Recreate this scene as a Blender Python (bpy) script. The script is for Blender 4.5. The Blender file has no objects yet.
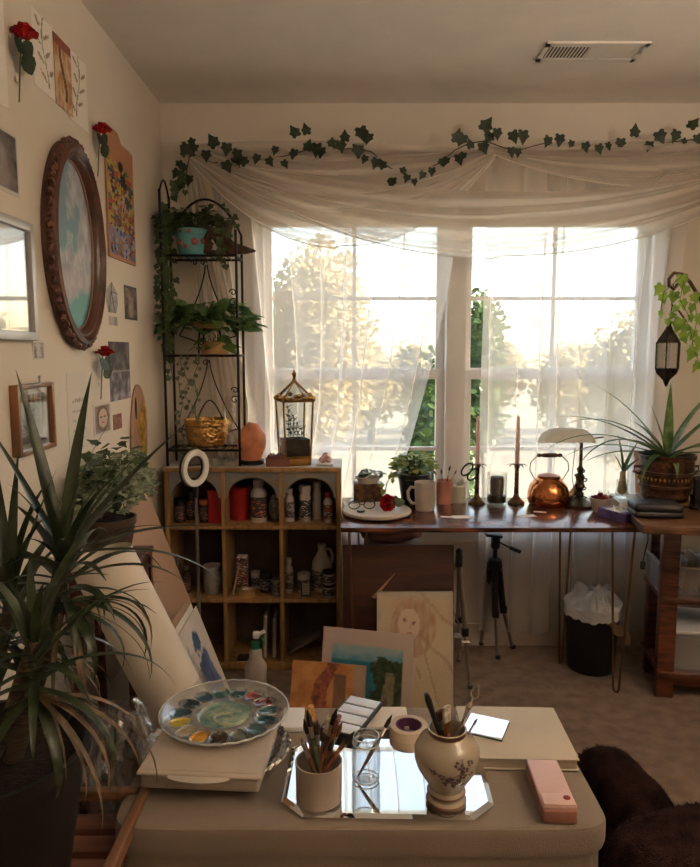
SKY, SUN, EXPO, FILL = .88, 13, .5, 700
import bpy, bmesh, math, random
from mathutils import Vector, Matrix, Euler, noise
R = math.radians
PI = math.pi
rnd = random.Random(7)
sc = bpy.context.scene
C = sc.collection
# ------------------------------------------------------------------ camera
CAMZ = 1.383
TILT = R(6.8)
cd = bpy.data.cameras.new('camera'); cam = bpy.data.objects.new('camera', cd); C.objects.link(cam)
cam.location = (0, 0, CAMZ); cam.rotation_euler = (R(90) - TILT, 0, 0)
cd.sensor_fit = 'HORIZONTAL'; cd.sensor_width = 36; cd.lens = 36; cd.clip_start = .05; cd.clip_end = 500
sc.camera = cam
ct, st = math.cos(TILT), math.sin(TILT)

def at(px, py, Y=None, Z=None, X=None):
    """measure a point of the room from the photograph, on a known plane"""
    u = (px - 350) / 700; v = (433.5 - py) / 700
    d = Vector((u, ct + v * st, -st + v * ct))
    if Y is not None: k = Y / d.y
    elif Z is not None: k = (Z - CAMZ) / d.z
    else: k = X / d.x
    return Vector((d.x * k, d.y * k, CAMZ + d.z * k))

def mpp(Y, Z):
    return (Y * ct - (Z - CAMZ) * st) / 700

# ------------------------------------------------------------------ materials
MATS = {}
def mat(name, col=(.5, .5, .5), rough=.6, metal=0., var=.12, vscale=8., bump=0., bscale=60., col2=None, spec=.5, trans=0., ior=1.45,
        sheen=0., emit=None, coat=0., attr=False, stretch=None, alpha=1.0, sub=0.):
    if name in MATS: return MATS[name]
    m = bpy.data.materials.new(name); m.use_nodes = True
    nt = m.node_tree; b = nt.nodes['Principled BSDF']
    tc = nt.nodes.new('ShaderNodeTexCoord'); src = tc.outputs['Object']
    if stretch:
        mp = nt.nodes.new('ShaderNodeMapping'); mp.inputs['Scale'].default_value = stretch
        nt.links.new(src, mp.inputs[0]); src = mp.outputs[0]
    if attr:
        a = nt.nodes.new('ShaderNodeAttribute'); a.attribute_name = 'Col'
        nt.links.new(a.outputs['Color'], b.inputs['Base Color'])
    else:
        n = nt.nodes.new('ShaderNodeTexNoise'); n.inputs['Scale'].default_value = vscale; n.inputs['Detail'].default_value = 5
        nt.links.new(src, n.inputs['Vector'])
        r = nt.nodes.new('ShaderNodeValToRGB')
        c2 = col2 or tuple(max(0, c * (1 - 2.2 * var)) for c in col)
        r.color_ramp.elements[0].position = .32; r.color_ramp.elements[1].position = .68
        r.color_ramp.elements[0].color = (*c2, 1); r.color_ramp.elements[1].color = (*(min(1, c * (1 + var * .5)) for c in col), 1)
        nt.links.new(n.outputs['Fac'], r.inputs['Fac']); nt.links.new(r.outputs['Color'], b.inputs['Base Color'])
    if bump:
        n2 = nt.nodes.new('ShaderNodeTexNoise'); n2.inputs['Scale'].default_value = bscale; n2.inputs['Detail'].default_value = 4
        nt.links.new(src, n2.inputs['Vector'])
        bp = nt.nodes.new('ShaderNodeBump'); bp.inputs['Strength'].default_value = bump; bp.inputs['Distance'].default_value = .01
        nt.links.new(n2.outputs['Fac'], bp.inputs['Height']); nt.links.new(bp.outputs['Normal'], b.inputs['Normal'])
    b.inputs['Roughness'].default_value = rough; b.inputs['Metallic'].default_value = metal
    b.inputs['Specular IOR Level'].default_value = spec
    b.inputs['Transmission Weight'].default_value = trans; b.inputs['IOR'].default_value = ior
    b.inputs['Sheen Weight'].default_value = sheen; b.inputs['Coat Weight'].default_value = coat
    b.inputs['Alpha'].default_value = alpha
    if emit:
        b.inputs['Emission Color'].default_value = (*emit[0], 1); b.inputs['Emission Strength'].default_value = emit[1]
    MATS[name] = m
    return m

def mat_thin(name, tint=(1, 1, 1), gloss=.08, rough=.02, haze=0., hcol=(.9, .9, .9)):
    """thin clear sheet: glass pane, jar wall, cellophane"""
    if name in MATS: return MATS[name]
    m = bpy.data.materials.new(name); m.use_nodes = True; nt = m.node_tree; nt.nodes.clear()
    o = nt.nodes.new('ShaderNodeOutputMaterial'); t = nt.nodes.new('ShaderNodeBsdfTransparent'); t.inputs[0].default_value = (*tint, 1)
    g = nt.nodes.new('ShaderNodeBsdfGlossy'); g.inputs['Roughness'].default_value = rough
    lw = nt.nodes.new('ShaderNodeLayerWeight'); lw.inputs['Blend'].default_value = .25
    mr = nt.nodes.new('ShaderNodeMapRange'); mr.inputs['To Min'].default_value = gloss; mr.inputs['To Max'].default_value = min(1, gloss + .55)
    nt.links.new(lw.outputs['Facing'], mr.inputs[0])
    mx = nt.nodes.new('ShaderNodeMixShader'); nt.links.new(mr.outputs[0], mx.inputs[0]); nt.links.new(t.outputs[0], mx.inputs[1]); nt.links.new(g.outputs[0], mx.inputs[2])
    last = mx
    if haze:
        d = nt.nodes.new('ShaderNodeBsdfDiffuse'); d.inputs[0].default_value = (*hcol, 1)
        m2 = nt.nodes.new('ShaderNodeMixShader'); m2.inputs[0].default_value = haze
        nt.links.new(mx.outputs[0], m2.inputs[1]); nt.links.new(d.outputs[0], m2.inputs[2]); last = m2
    nt.links.new(last.outputs[0], o.inputs[0]); MATS[name] = m
    return m

def mat_sheer(name, col=(.93, .91, .88), dens=.45, edge=.9):
    m = bpy.data.materials.new(name); m.use_nodes = True; nt = m.node_tree; nt.nodes.clear()
    o = nt.nodes.new('ShaderNodeOutputMaterial'); t = nt.nodes.new('ShaderNodeBsdfTransparent')
    d = nt.nodes.new('ShaderNodeBsdfDiffuse'); d.inputs[0].default_value = (*col, 1)
    l = nt.nodes.new('ShaderNodeBsdfTranslucent'); l.inputs[0].default_value = (*col, 1)
    m1 = nt.nodes.new('ShaderNodeMixShader'); m1.inputs[0].default_value = .68
    nt.links.new(d.outputs[0], m1.inputs[1]); nt.links.new(l.outputs[0], m1.inputs[2])
    lw = nt.nodes.new('ShaderNodeLayerWeight'); lw.inputs['Blend'].default_value = .45
    mr = nt.nodes.new('ShaderNodeMapRange'); mr.inputs['To Min'].default_value = dens; mr.inputs['To Max'].default_value = edge
    nt.links.new(lw.outputs['Facing'], mr.inputs[0])
    mx = nt.nodes.new('ShaderNodeMixShader'); nt.links.new(mr.outputs[0], mx.inputs[0]); nt.links.new(t.outputs[0], mx.inputs[1]); nt.links.new(m1.outputs[0], mx.inputs[2])
    nt.links.new(mx.outputs[0], o.inputs[0]); MATS[name] = m
    return m

def mat_leaf(name, col, col2, rough=.45, vscale=30, tl=.3):
    if name in MATS: return MATS[name]
    m = mat(name, col, rough, var=.2, vscale=vscale, col2=col2)
    nt = m.node_tree; b = nt.nodes['Principled BSDF']; o = nt.nodes['Material Output']
    t = nt.nodes.new('ShaderNodeBsdfTranslucent')
    ramp = [n for n in nt.nodes if n.type == 'VALTORGB'][0]; nt.links.new(ramp.outputs[0], t.inputs[0])
    mx = nt.nodes.new('ShaderNodeMixShader'); mx.inputs[0].default_value = tl
    nt.links.new(b.outputs[0], mx.inputs[1]); nt.links.new(t.outputs[0], mx.inputs[2]); nt.links.new(mx.outputs[0], o.inputs[0])
    return m

# ------------------------------------------------------------------ mesh builder
SHAPES = {
 'ivy': [(0, 0), (.24, -.12), (.44, .0), (.38, .2), (.54, .40), (.32, .54), (.18, .74), (0, 1.05)],
 'heart': [(0, 0), (.2, -.12), (.4, .02), (.46, .28), (.36, .56), (.18, .82), (0, 1.05)],
 'oval': [(0, 0), (.16, .1), (.28, .35), (.26, .62), (.14, .85), (0, 1.0)],
 'round': [(0, 0), (.28, .08), (.48, .32), (.46, .6), (.26, .86), (0, .95)],
 'thin': [(0, 0), (.07, .2), (.08, .5), (.04, .85), (0, 1.)],
}
class MB:
    def __init__(s): s.bm = bmesh.new(); s.cols = None
    def box(s, c, d, rot=None, bev=0):
        r = bmesh.ops.create_cube(s.bm, size=1); vs = r['verts']
        M = Matrix.Translation(Vector(c)) @ (Euler(rot).to_matrix().to_4x4() if rot else Matrix()) @ Matrix.Diagonal((*d, 1))
        bmesh.ops.transform(s.bm, matrix=M, verts=vs)
        if bev:
            es = list({e for v in vs for e in v.link_edges})
            bmesh.ops.bevel(s.bm, geom=es, offset=bev, segments=3, profile=.5, affect='EDGES')
        return s
    def lathe(s, prof, n=32, c=(0, 0, 0), M=None, sx=1, sy=1, a0=0, a1=2 * PI):
        full = abs(a1 - a0 - 2 * PI) < 1e-6
        rings = []
        c = Vector(c)
        for (r, z) in prof:
            ring = []
            if r < 1e-6:
                p = Vector((0, 0, z)); p = (M @ p if M else p) + c; v = s.bm.verts.new(p); ring = [v]
            else:
                for i in range(n if full else n + 1):
                    a = a0 + (a1 - a0) * i / n
                    p = Vector((r * math.cos(a) * sx, r * math.sin(a) * sy, z)); p = (M @ p if M else p) + c
                    ring.append(s.bm.verts.new(p))
            rings.append(ring)
        for A, B in zip(rings, rings[1:]):
            m = n
            for i in range(m):
                j = (i + 1) % n if full else i + 1
                if len(A) == 1 and len(B) == 1: continue
                try:
                    if len(A) == 1: s.bm.faces.new((A[0], B[j], B[i]))
                    elif len(B) == 1: s.bm.faces.new((A[i], A[j], B[0]))
                    else: s.bm.faces.new((A[i], A[j], B[j], B[i]))
                except ValueError: pass
        return s
    def tube(s, pts, r, n=8, cap=True):
        pts = [Vector(p) for p in pts]; k = len(pts)
        rs = r if isinstance(r, (list, tuple)) else [r] * k
        rings = []; up = None
        for i, p in enumerate(pts):
            t = (pts[min(i + 1, k - 1)] - pts[max(i - 1, 0)])
            if t.length < 1e-9: t = Vector((0, 0, 1))
            t.normalize()
            if up is None: up = Vector((0, 0, 1)) if abs(t.z) < .9 else Vector((1, 0, 0))
            a = t.cross(up)
            if a.length < 1e-6: a = t.orthogonal()
            a.normalize(); b = a.cross(t).normalized(); up = b
            rings.append([s.bm.verts.new(p + (a * math.cos(q) + b * math.sin(q)) * rs[i]) for q in [2 * PI * j / n for j in range(n)]])
        for A, B in zip(rings, rings[1:]):
            for i in range(n): s.bm.faces.new((A[i], A[(i + 1) % n], B[(i + 1) % n], B[i]))
        if cap: s.bm.faces.new(rings[0][::-1]); s.bm.faces.new(rings[-1])
        return s
    def ball(s, c, r, sub=2, rot=None, f=None):
        o = bmesh.ops.create_icosphere(s.bm, subdivisions=sub, radius=1)
        d = r if isinstance(r, (tuple, list)) else (r, r, r)
        E = Euler(rot).to_matrix() if rot else Matrix.Identity(3)
        for v in o['verts']:
            k = f(v.co) if f else 1
            v.co = E @ Vector((v.co.x * d[0] * k, v.co.y * d[1] * k, v.co.z * d[2] * k)) + Vector(c)
        return s
    def grid(s, nu, nv, f, closed=False):
        g = [[s.bm.verts.new(f(i / nu, j / nv)) for i in range(nu + (0 if closed else 1))] for j in range(nv + 1)]
        for j in range(nv):
            for i in range(nu):
                k = (i + 1) % nu if closed else i + 1
                s.bm.faces.new((g[j][i], g[j][k], g[j + 1][k], g[j + 1][i]))
        return s
    def prism(s, pts, d, M=None):
        """flat outline (xy) extruded by d along z"""
        M = M or Matrix()
        a = [s.bm.verts.new(M @ Vector((x, y, 0))) for x, y in pts]; b = [s.bm.verts.new(M @ Vector((x, y, d))) for x, y in pts]
        n = len(pts)
        s.bm.faces.new(a[::-1]); s.bm.faces.new(b)
        for i in range(n): s.bm.faces.new((a[i], a[(i + 1) % n], b[(i + 1) % n], b[i]))
        return s
    def leaf(s, kind, pos, d, nrm, size, w=1., fold=.12, curl=.1):
        d = Vector(d).normalized(); nrm = Vector(nrm); x = d.cross(nrm)
        if x.length < 1e-4: x = d.orthogonal()
        x.normalize(); nrm = x.cross(d).normalized(); pos = Vector(pos)
        sh = SHAPES[kind]
        def P(a, b): return pos + (x * a * w + d * b + nrm * (abs(a) * fold - curl * b * b)) * size
        mid = [s.bm.verts.new(P(0, b)) for b in (sh[0][1], .35, .7, sh[-1][1])]
        for sg in (1, -1):
            o = [s.bm.verts.new(P(a * sg, b)) for a, b in sh[1:-1]]
            n = len(o); h = n // 2
            seq = [mid[0]] + o + [mid[3]]
            poly1 = [mid[0]] + o[:h] + [mid[1]]; poly2 = [mid[1]] + o[h - 1:] + [mid[3], mid[2]]
            for pl in (poly1, poly2):
                try: s.bm.faces.new(pl if sg > 0 else pl[::-1])
                except ValueError: pass
        return s
    def blade(s, base, az, el, L, w, droop=1., seg=9, twist=0):
        """long strap leaf that arches over"""
        p = Vector(base); ds = L / seg; prev = None
        for i in range(seg + 1):
            t = i / seg
            h = Vector((math.cos(az), math.sin(az), 0)); d = (h * math.cos(el) + Vector((0, 0, 1)) * math.sin(el)).normalized()
            side = Vector((-math.sin(az), math.cos(az), 0)); n = side.cross(d)
            tw = twist * t; side = (side * math.cos(tw) + n * math.sin(tw)).normalized(); n = side.cross(d)
            ww = w * (min(1, .55 + t * 2.2)) * (1 - max(0, (t - .3) / .7) ** 1.6) + .0006
            r = [s.bm.verts.new(p + side * ww / 2 + n * ww * .16 * -1), s.bm.verts.new(p), s.bm.verts.new(p - side * ww / 2 + n * ww * .16 * -1)]
            if prev:
                s.bm.faces.new((prev[0], prev[1], r[1], r[0])); s.bm.faces.new((prev[1], prev[2], r[2], r[1]))
            prev = r
            p = p + d * ds; el -= droop / seg * (0.4 + 1.3 * t)
        return s

def smooth_obj(o, ang=40):
    me = o.data
    for p in me.polygons: p.use_smooth = True
    try: me.set_sharp_from_angle(angle=R(ang))
    except Exception: pass

def link(name, mb, m, parent=None, loc=None, rot=None, recalc=True, flat=False):
    if recalc: bmesh.ops.recalc_face_normals(mb.bm, faces=mb.bm.faces[:])
    me = bpy.data.meshes.new(name); mb.bm.to_mesh(me); mb.bm.free()
    if m: me.materials.append(m)
    o = bpy.data.objects.new(name, me); C.objects.link(o)
    if parent: o.parent = parent
    if loc is not None: o.location = loc
    if rot is not None: o.rotation_euler = rot
    if not flat: smooth_obj(o)
    return o
part = link
def tag(o, label, cat, group=None, kind=None):
    o['label'] = label; o['category'] = cat
    if group: o['group'] = group
    if kind: o['kind'] = kind
    return o
def thing(name, label, cat, loc=(0, 0, 0), rot=0, group=None):
    o = bpy.data.objects.new(name, None); C.objects.link(o); o.location = loc
    o.rotation_euler = (0, 0, rot) if isinstance(rot, (int, float)) else rot
    o.empty_display_size = .05
    return tag(o, label, cat, group)
def struct(name, mb, m, **k):
    o = link(name, mb, m, **k)
    if not k.get('parent'): o['kind'] = 'structure'
    return o
def dup(o, parent=None):
    c = o.copy(); C.objects.link(c)
    if parent: c.parent = parent
    for ch in o.children: dup(ch, c)
    return c

def paint_sheet(name, w, h, fn, parent=None, nu=60, nv=60, mname='painted_surface', rough=.6, loc=None, rot=None, thick=.0):
    """flat painted rectangle in local XZ (faces -Y), colours laid down in paint by fn(u, v)"""
    bm = bmesh.new()
    g = [[bm.verts.new(((i / nu - .5) * w, 0, j / nv * h)) for i in range(nu + 1)] for j in range(nv + 1)]
    for j in range(nv):
        for i in range(nu): bm.faces.new((g[j][i], g[j][i + 1], g[j + 1][i + 1], g[j + 1][i]))
    if thick:
        a = [bm.verts.new((x * w / 2, thick, z * h)) for x, z in ((-1, 0), (1, 0), (1, 1), (-1, 1))]
        bm.faces.new(a[::-1])
        b = [g[0][0], g[0][nu], g[nv][nu], g[nv][0]]
        rim = [g[0][:], [g[j][nu] for j in range(nv + 1)], g[nv][::-1], [g[j][0] for j in range(nv, -1, -1)]]
        for k in range(4): bm.faces.new([a[(k + 1) % 4], a[k]][::-1] + rim[k][::-1])
    me = bpy.data.meshes.new(name); bm.to_mesh(me); bm.free()
    ca = me.color_attributes.new('Col', 'FLOAT_COLOR', 'POINT')
    for v in me.vertices:
        c = fn(v.co.x / w + .5, v.co.z / h); ca.data[v.index].color = (*[max(0, min(1, q)) for q in c], 1)
    me.materials.append(mat(mname, attr=True, rough=rough, bump=.1, bscale=300))
    o = bpy.data.objects.new(name, me); C.objects.link(o)
    if parent: o.parent = parent
    if loc is not None: o.location = loc
    if rot is not None: o.rotation_euler = rot
    return o
def nz(x, y, s=1., o=0): return noise.noise(Vector((x * s, y * s, o)))
def fb(x, y, s=1., o=0, k=4):
    a = 0; w = .5
    for i in range(k): a += w * noise.noise(Vector((x * s, y * s, o + i * 3.1))); s *= 2.1; w *= .55
    return a
def mixc(a, b, t): t = max(0, min(1, t)); return tuple(p + (q - p) * t for p, q in zip(a, b))

M_ = {}
wood_frame = mat('ochre_wood', (.36, .20, .075), .6, var=.2, vscale=6, bump=.15, stretch=(8, 8, 1))
wall_m = mat('warm_wall_paint', (.70, .63, .54), .9, var=.02, vscale=3, bump=.04, bscale=180)
ceil_m = mat('ceiling_paint', (.80, .74, .66), .95, var=.02, bump=.12, bscale=140)
white_m = mat('white_trim_paint', (.78, .76, .74), .45, var=.02)
black_m = mat('black_plastic', (.012, .012, .013), .4, var=.1)
blackmetal = mat('black_iron', (.012, .01, .009), .5, .6, var=.1)
silver = mat('silver_metal', (.55, .54, .52), .3, 1, var=.05)
chrome = mat('chrome', (.75, .74, .72), .12, 1, var=.03)
brass = mat('aged_brass', (.42, .24, .08), .35, 1, var=.25, vscale=12)
copper = mat('polished_copper', (.75, .27, .10), .16, 1, var=.12, vscale=10)
paper_m = mat('cream_paper', (.72, .66, .58), .8, var=.04)
white_paper = mat('white_paper', (.78, .77, .75), .8, var=.03)
cream_c = mat('cream_ceramic', (.62, .55, .46), .35, var=.05)
soil_m = mat('potting_soil', (.03, .02, .013), .95, var=.3, vscale=60, bump=.6, bscale=120)
glass_m = mat_thin('clear_glass', (.97, .98, .97), .05, .015)
pane_m = mat_thin('window_glass', (.97, .98, .98), .03, .01)
cello = mat_thin('cellophane', (.97, .97, .97), .12, .08, haze=.05, hcol=(.8, .78, .75))
darkwood = mat('red_brown_wood', (.15, .045, .022), .35, var=.35, vscale=5, bump=.05, stretch=(2, 14, 14), coat=.3)
brownboard = mat('dark_brown_board', (.075, .024, .012), .55, var=.25, vscale=4, stretch=(1, 1, 8))
midwood = mat('tan_wood', (.30, .15, .065), .5, var=.25, vscale=5, bump=.08, stretch=(12, 12, 1))
kraft = mat('kraft_board', (.42, .26, .165), .75, var=.08, vscale=3)
leafdark = mat_leaf('dark_green_leaf', (.045, .065, .03), (.015, .028, .014), tl=.2)
leafivy = mat_leaf('ivy_green_leaf', (.09, .14, .055), (.03, .06, .025), tl=.25)
leafvar = mat_leaf('variegated_leaf', (.22, .27, .13), (.035, .075, .025), vscale=45, tl=.25)
leaflight = mat_leaf('light_green_leaf', (.30, .42, .06), (.10, .22, .03), tl=.5)
leafpoth = mat_leaf('pothos_leaf', (.17, .28, .06), (.04, .11, .02), vscale=25, tl=.35)
stem_m = mat('brown_stem', (.12, .075, .035), .7, var=.2)
gstem = mat('green_stem', (.10, .14, .04), .6, var=.2)
sheer = mat_sheer('sheer_voile', (.90, .86, .82), .44, .92)
sheer2 = mat_sheer('sheer_scarf', (.88, .82, .76), .50, .94)
# ------------------------------------------------------------------ room shell
XL, XR, YB, YF, H = -.82, 2.05, 3.165, -1.5, 2.44
WX0, WX1, WZ0, WZ1 = -.405, 1.36, .56, 2.0
def carpet():
    m = mat('beige_carpet', (.33, .215, .135), .95, var=.12, vscale=16, col2=(.19, .115, .07), bump=1., bscale=260, sheen=.15)
    return m
struct('floor', MB().box(((XL + XR) / 2, (YB + YF) / 2, -.05), (XR - XL + .3, YB - YF + .3, .1)), carpet())
struct('ceiling', MB().box(((XL + XR) / 2, (YB + YF) / 2, H + .05), (XR - XL + .3, YB - YF + .3, .1)), ceil_m)
struct('wall_left', MB().box((XL - .06, (YB + YF) / 2, H / 2), (.12, YB - YF + .24, H)), wall_m)
struct('wall_right', MB().box((XR + .06, (YB + YF) / 2, H / 2), (.12, YB - YF + .24, H)), wall_m)
struct('wall_front', MB().box(((XL + XR) / 2, YF - .06, H / 2), (XR - XL, .12, H)), wall_m)
b = MB(); yc = YB + .08
b.box(((XL + WX0) / 2, yc, H / 2), (WX0 - XL, .16, H)); b.box(((WX1 + XR) / 2, yc, H / 2), (XR - WX1, .16, H))
b.box(((WX0 + WX1) / 2, yc, WZ0 / 2), (WX1 - WX0, .16, WZ0)); b.box(((WX0 + WX1) / 2, yc, (WZ1 + H) / 2), (WX1 - WX0, .16, H - WZ1))
struct('wall_back', b, wall_m)
base = mat('baseboard_paint', (.50, .42, .35), .6, var=.03)
struct('baseboard_back', MB().box(((XL + XR) / 2, YB - .008, .055), (XR - XL, .016, .11), bev=.004), base)
struct('baseboard_left', MB().box((XL + .008, .8, .055), (.016, YB - YF - .05, .11), bev=.004), base)
# casing, stool and apron
b = MB()
for x in (WX0 - .0, WX1): b.box((x, YB - .006, (WZ0 + WZ1) / 2), (.05, .02, WZ1 - WZ0 + .05))
b.box(((WX0 + WX1) / 2, YB - .006, WZ1 + .02), (WX1 - WX0 + .05, .02, .05))
struct('trim_1', b, white_m)
b = MB(); b.box(((WX0 + WX1) / 2, YB + .04, WZ0 + .008), (WX1 - WX0 + .08, .13, .022), bev=.005); b.box(((WX0 + WX1) / 2, YB - .008, WZ0 - .03), (WX1 - WX0 + .04, .016, .05))
struct('trim_2', b, white_m)
struct('trim_3', MB().box((.475, YB + .05, (WZ0 + WZ1) / 2), (.085, .11, WZ1 - WZ0)), white_m)
# double hung windows
def window(n, x0, x1):
    b = MB(); y = YB + .075; z0, z1, zm = WZ0 + .02, WZ1, 1.275; t = .04
    for (a, c, yy) in ((z0, zm + .02, y - .012), (zm - .02, z1, y + .022)):
        b.box((x0 + t / 2, yy, (a + c) / 2), (t, .032, c - a)); b.box((x1 - t / 2, yy, (a + c) / 2), (t, .032, c - a))
        b.box(((x0 + x1) / 2, yy, a + .0225), (x1 - x0 - 2 * t, .031, .045)); b.box(((x0 + x1) / 2, yy, c - .0225), (x1 - x0 - 2 * t, .031, .045))
        b.box(((x0 + x1) / 2, yy, (a + c) / 2 - .01), (x1 - x0 - 2 * t, .014, .018)); b.box(((x0 + x1) / 2, yy, (a + c) / 2), (.018, .012, c - a - .09))
    f = struct('window_%d' % n, b, white_m)
    g = MB(); g.box(((x0 + x1) / 2, y - .012, (z0 + zm) / 2), (x1 - x0 - .02, .003, zm - z0 - .02)); g.box(((x0 + x1) / 2, y + .022, (z1 + zm) / 2), (x1 - x0 - .02, .003, z1 - zm - .02))
    link('pane', g, pane_m, f)
    lk = MB(); lk.box(((x0 + x1) / 2 - .15, y - .035, zm + .012), (.05, .02, .02), bev=.004); link('sash_lock', lk, silver, f)
    # raised cellular blind
    bl = thing('window_blind', 'raised beige pleated blind at the top of the %s window' % ('left' if n == 1 else 'right'), 'blind', ((x0 + x1) / 2, YB + .03, 1.93))
    q = MB()
    for k in range(4): q.box((0, 0, .012 + k * .011), (x1 - x0 - .03, .036 - .006 * (k % 2), .009))
    link('stack', q, mat('blind_fabric', (.48, .42, .34), .85, var=.03), bl)
    link('head_rail', MB().box((0, 0, .06), (x1 - x0 - .02, .04, .022)), white_m, bl)
    link('bottom_rail', MB().box((0, 0, .002), (x1 - x0 - .03, .034, .012)), white_m, bl)
window(1, WX0 + .01, .435); window(2, .515, WX1 - .01)

# ceiling register
v = thing('ceiling_vent', 'white metal air vent with slats in the ceiling', 'vent', (.86, 2.635, H - .004))
b = MB()
for s in (-1, 1): b.box((s * .172, 0, 0), (.016, .16, .008)); b.box((0, s * .066, 0), (.36, .03, .008))
b.box((0, 0, 0), (.03, .12, .006)); link('frame', b, mat('vent_enamel', (.74, .68, .6), .5, var=.02), v, flat=True)
link('duct_shade', MB().box((0, 0, .0025), (.33, .11, .002)), mat('vent_shadow', (.02, .016, .013), .9), v)  # dark plate stands in for the shade inside the duct
fr = mat('vent_enamel')
for k in range(26):
    if k == 13: continue
    link('slat', MB().box((-.155 + k * .0124, 0, -.001), (.0055 if k < 13 else .0116, .102, .002), rot=(0, .2 if k < 13 else 0, 0)), fr, v)
link('lever', MB().box((.155, -.055, -.012), (.006, .012, .03), rot=(.4, 0, .5)), silver, v)

# ------------------------------------------------------------------ outside
struct('ground', MB().box((0, 45, -3.05), (160, 82, .1)), mat('lawn', (.30, .27, .19), .9, var=.15, vscale=.5, bump=.2, bscale=20))
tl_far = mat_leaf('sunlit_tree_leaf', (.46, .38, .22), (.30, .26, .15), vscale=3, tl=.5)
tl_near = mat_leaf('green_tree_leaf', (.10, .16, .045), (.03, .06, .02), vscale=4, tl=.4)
bark = mat('bark', (.10, .075, .05), .9, var=.2, bump=.5)
def tree(name, label, x, y, h, rad, m, n=1500, ls=.18, seed=1, base=-3., squash=1.25, group=None):
    r = random.Random(seed); t = thing(name, label, 'tree', (x, y, base), 0, group)
    b = MB(); b.tube([(0, 0, 0), (.1, 0, h * .4), (0, .05, h * .8)], [rad * .1, rad * .08, rad * .03], 8)
    for k in range(6):
        a = k * 1.1; b.tube([(0, 0, h * (.35 + .06 * k)), (math.cos(a) * rad * .6, math.sin(a) * rad * .6, h * (.55 + .06 * k))], [rad * .04, rad * .01], 6)
    link('trunk', b, bark, t)
    b = MB(); cz = h - rad * squash
    b.ball((0, 0, cz), (rad * .72, rad * .72, rad * squash * .78), 3, f=lambda c: 1 + .22 * noise.noise(c * 2.2 + Vector((seed, 0, 0))))
    for k in range(n):
        d = Vector((r.gauss(0, 1), r.gauss(0, 1), r.gauss(0, 1))).normalized(); q = r.uniform(.68, 1.0) * (1 + .25 * noise.noise(d * 2.2 + Vector((seed, 0, 0))))
        p = Vector((d.x * rad * q, d.y * rad * q, cz + d.z * rad * squash * q))
        b.leaf('oval', p, (r.uniform(-1, 1), r.uniform(-1, 1), r.uniform(-1, .4)), (r.uniform(-1, 1), r.uniform(-1, 1), 1), ls * r.uniform(.6, 1.4), w=1.6)
    link('crown', b, m, t, recalc=False)
    return t
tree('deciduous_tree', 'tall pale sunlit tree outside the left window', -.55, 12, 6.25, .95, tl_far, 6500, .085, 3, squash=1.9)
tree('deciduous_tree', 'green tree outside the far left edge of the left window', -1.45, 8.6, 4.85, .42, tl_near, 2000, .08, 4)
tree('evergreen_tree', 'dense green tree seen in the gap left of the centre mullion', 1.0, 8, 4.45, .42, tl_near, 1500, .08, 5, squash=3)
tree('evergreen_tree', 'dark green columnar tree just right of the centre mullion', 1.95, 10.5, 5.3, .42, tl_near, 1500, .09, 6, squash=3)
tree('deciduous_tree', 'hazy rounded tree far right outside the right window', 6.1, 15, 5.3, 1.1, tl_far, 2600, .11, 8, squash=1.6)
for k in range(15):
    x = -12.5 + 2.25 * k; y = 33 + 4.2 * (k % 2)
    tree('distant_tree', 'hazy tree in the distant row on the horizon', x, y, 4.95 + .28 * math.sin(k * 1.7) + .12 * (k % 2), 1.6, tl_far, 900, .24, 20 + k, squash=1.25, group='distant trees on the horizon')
for o in C.objects:
    if o.get('group') == 'distant trees on the horizon': o['label'] = 'hazy tree in the distant row on the horizon'

# ------------------------------------------------------------------ curtains
rail = mat('dusky_rod_wood', (.16, .10, .085), .6, var=.2)
YC = 3.085
rod = thing('curtain_rod', 'dark wooden curtain rod above the two windows', 'curtain rod', (.6, YC, 2.205))
link('pole', MB().tube([(-1.28, 0, 0), (1.35, 0, 0)], .014, 12), rail, rod)
for x in (-1.2, -.12, 1.3): link('bracket', MB().box((x, .04, .0), (.02, .08, .03)).box((x, .075, 0), (.03, .008, .07)), rail, rod)
def panel(label, xt0, xt1, zt, zb, bl, br, seed, nf=16, amp=.022, fall=1.0, y=YC, behind=False):
    """hanging voile: width in the picture changes from the rod (xt0..xt1) to the hem (bl..br)"""
    def f(u, v):
        z = zt + (zb - zt) * v; e = v ** fall
        x0 = xt0 + (bl(v) - xt0) if callable(bl) else xt0 + (bl - xt0) * e
        x1 = xt0 + (br(v) - xt0) if callable(br) else xt1 + (br - xt1) * e
        uu = u + .02 * noise.noise(Vector((u * 5, v * 1.5, seed)))
        x = x0 + (x1 - x0) * uu
        w = amp * (math.sin(u * nf * 2 * PI + 2.2 * noise.noise(Vector((u * 3, v * 1.2, seed)))) * .6 + 1.3 * noise.noise(Vector((u * nf * .9, v * .9, seed + 5))))
        yy = y + w * (.5 + .5 * v)
        if behind:
            k = max(0, min(1, (-.0 - x) / .05)) * max(0, min(1, (1.0 - z) / .1)); yy = yy * (1 - k) + (YB - .014 + w * .1) * k
        ph = u * nf * 2 * PI + 2.2 * noise.noise(Vector((u * 3, v * 1.2, seed)))
        x += (x1 - x0) / nf * .40 * math.sin(ph + .6) * (.55 + .45 * noise.noise(Vector((u * 4, 0, seed + 9)))) * min(1, v * 4 + .3)
        return Vector((x, yy, z))
    mb = MB().grid(260, 46, f)
    o = link('sheer_curtain', mb, sheer, recalc=False)
    return tag(o, label, 'curtain')
def lb(v): return -.62 + (.26 if v > .5 else .26 * v / .5) * .55
def lr(v):
    z = 2.2 - 2.05 * v
    return .44 if z > 1.9 else (.44 - .24 * ((1.9 - z) / 1.1) ** 1.5 if z > .6 else .13)
panel('white sheer curtain pulled across the left window', -.66, .44, 2.2, .08, lb, lr, 3, 8, .030, behind=True)
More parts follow.
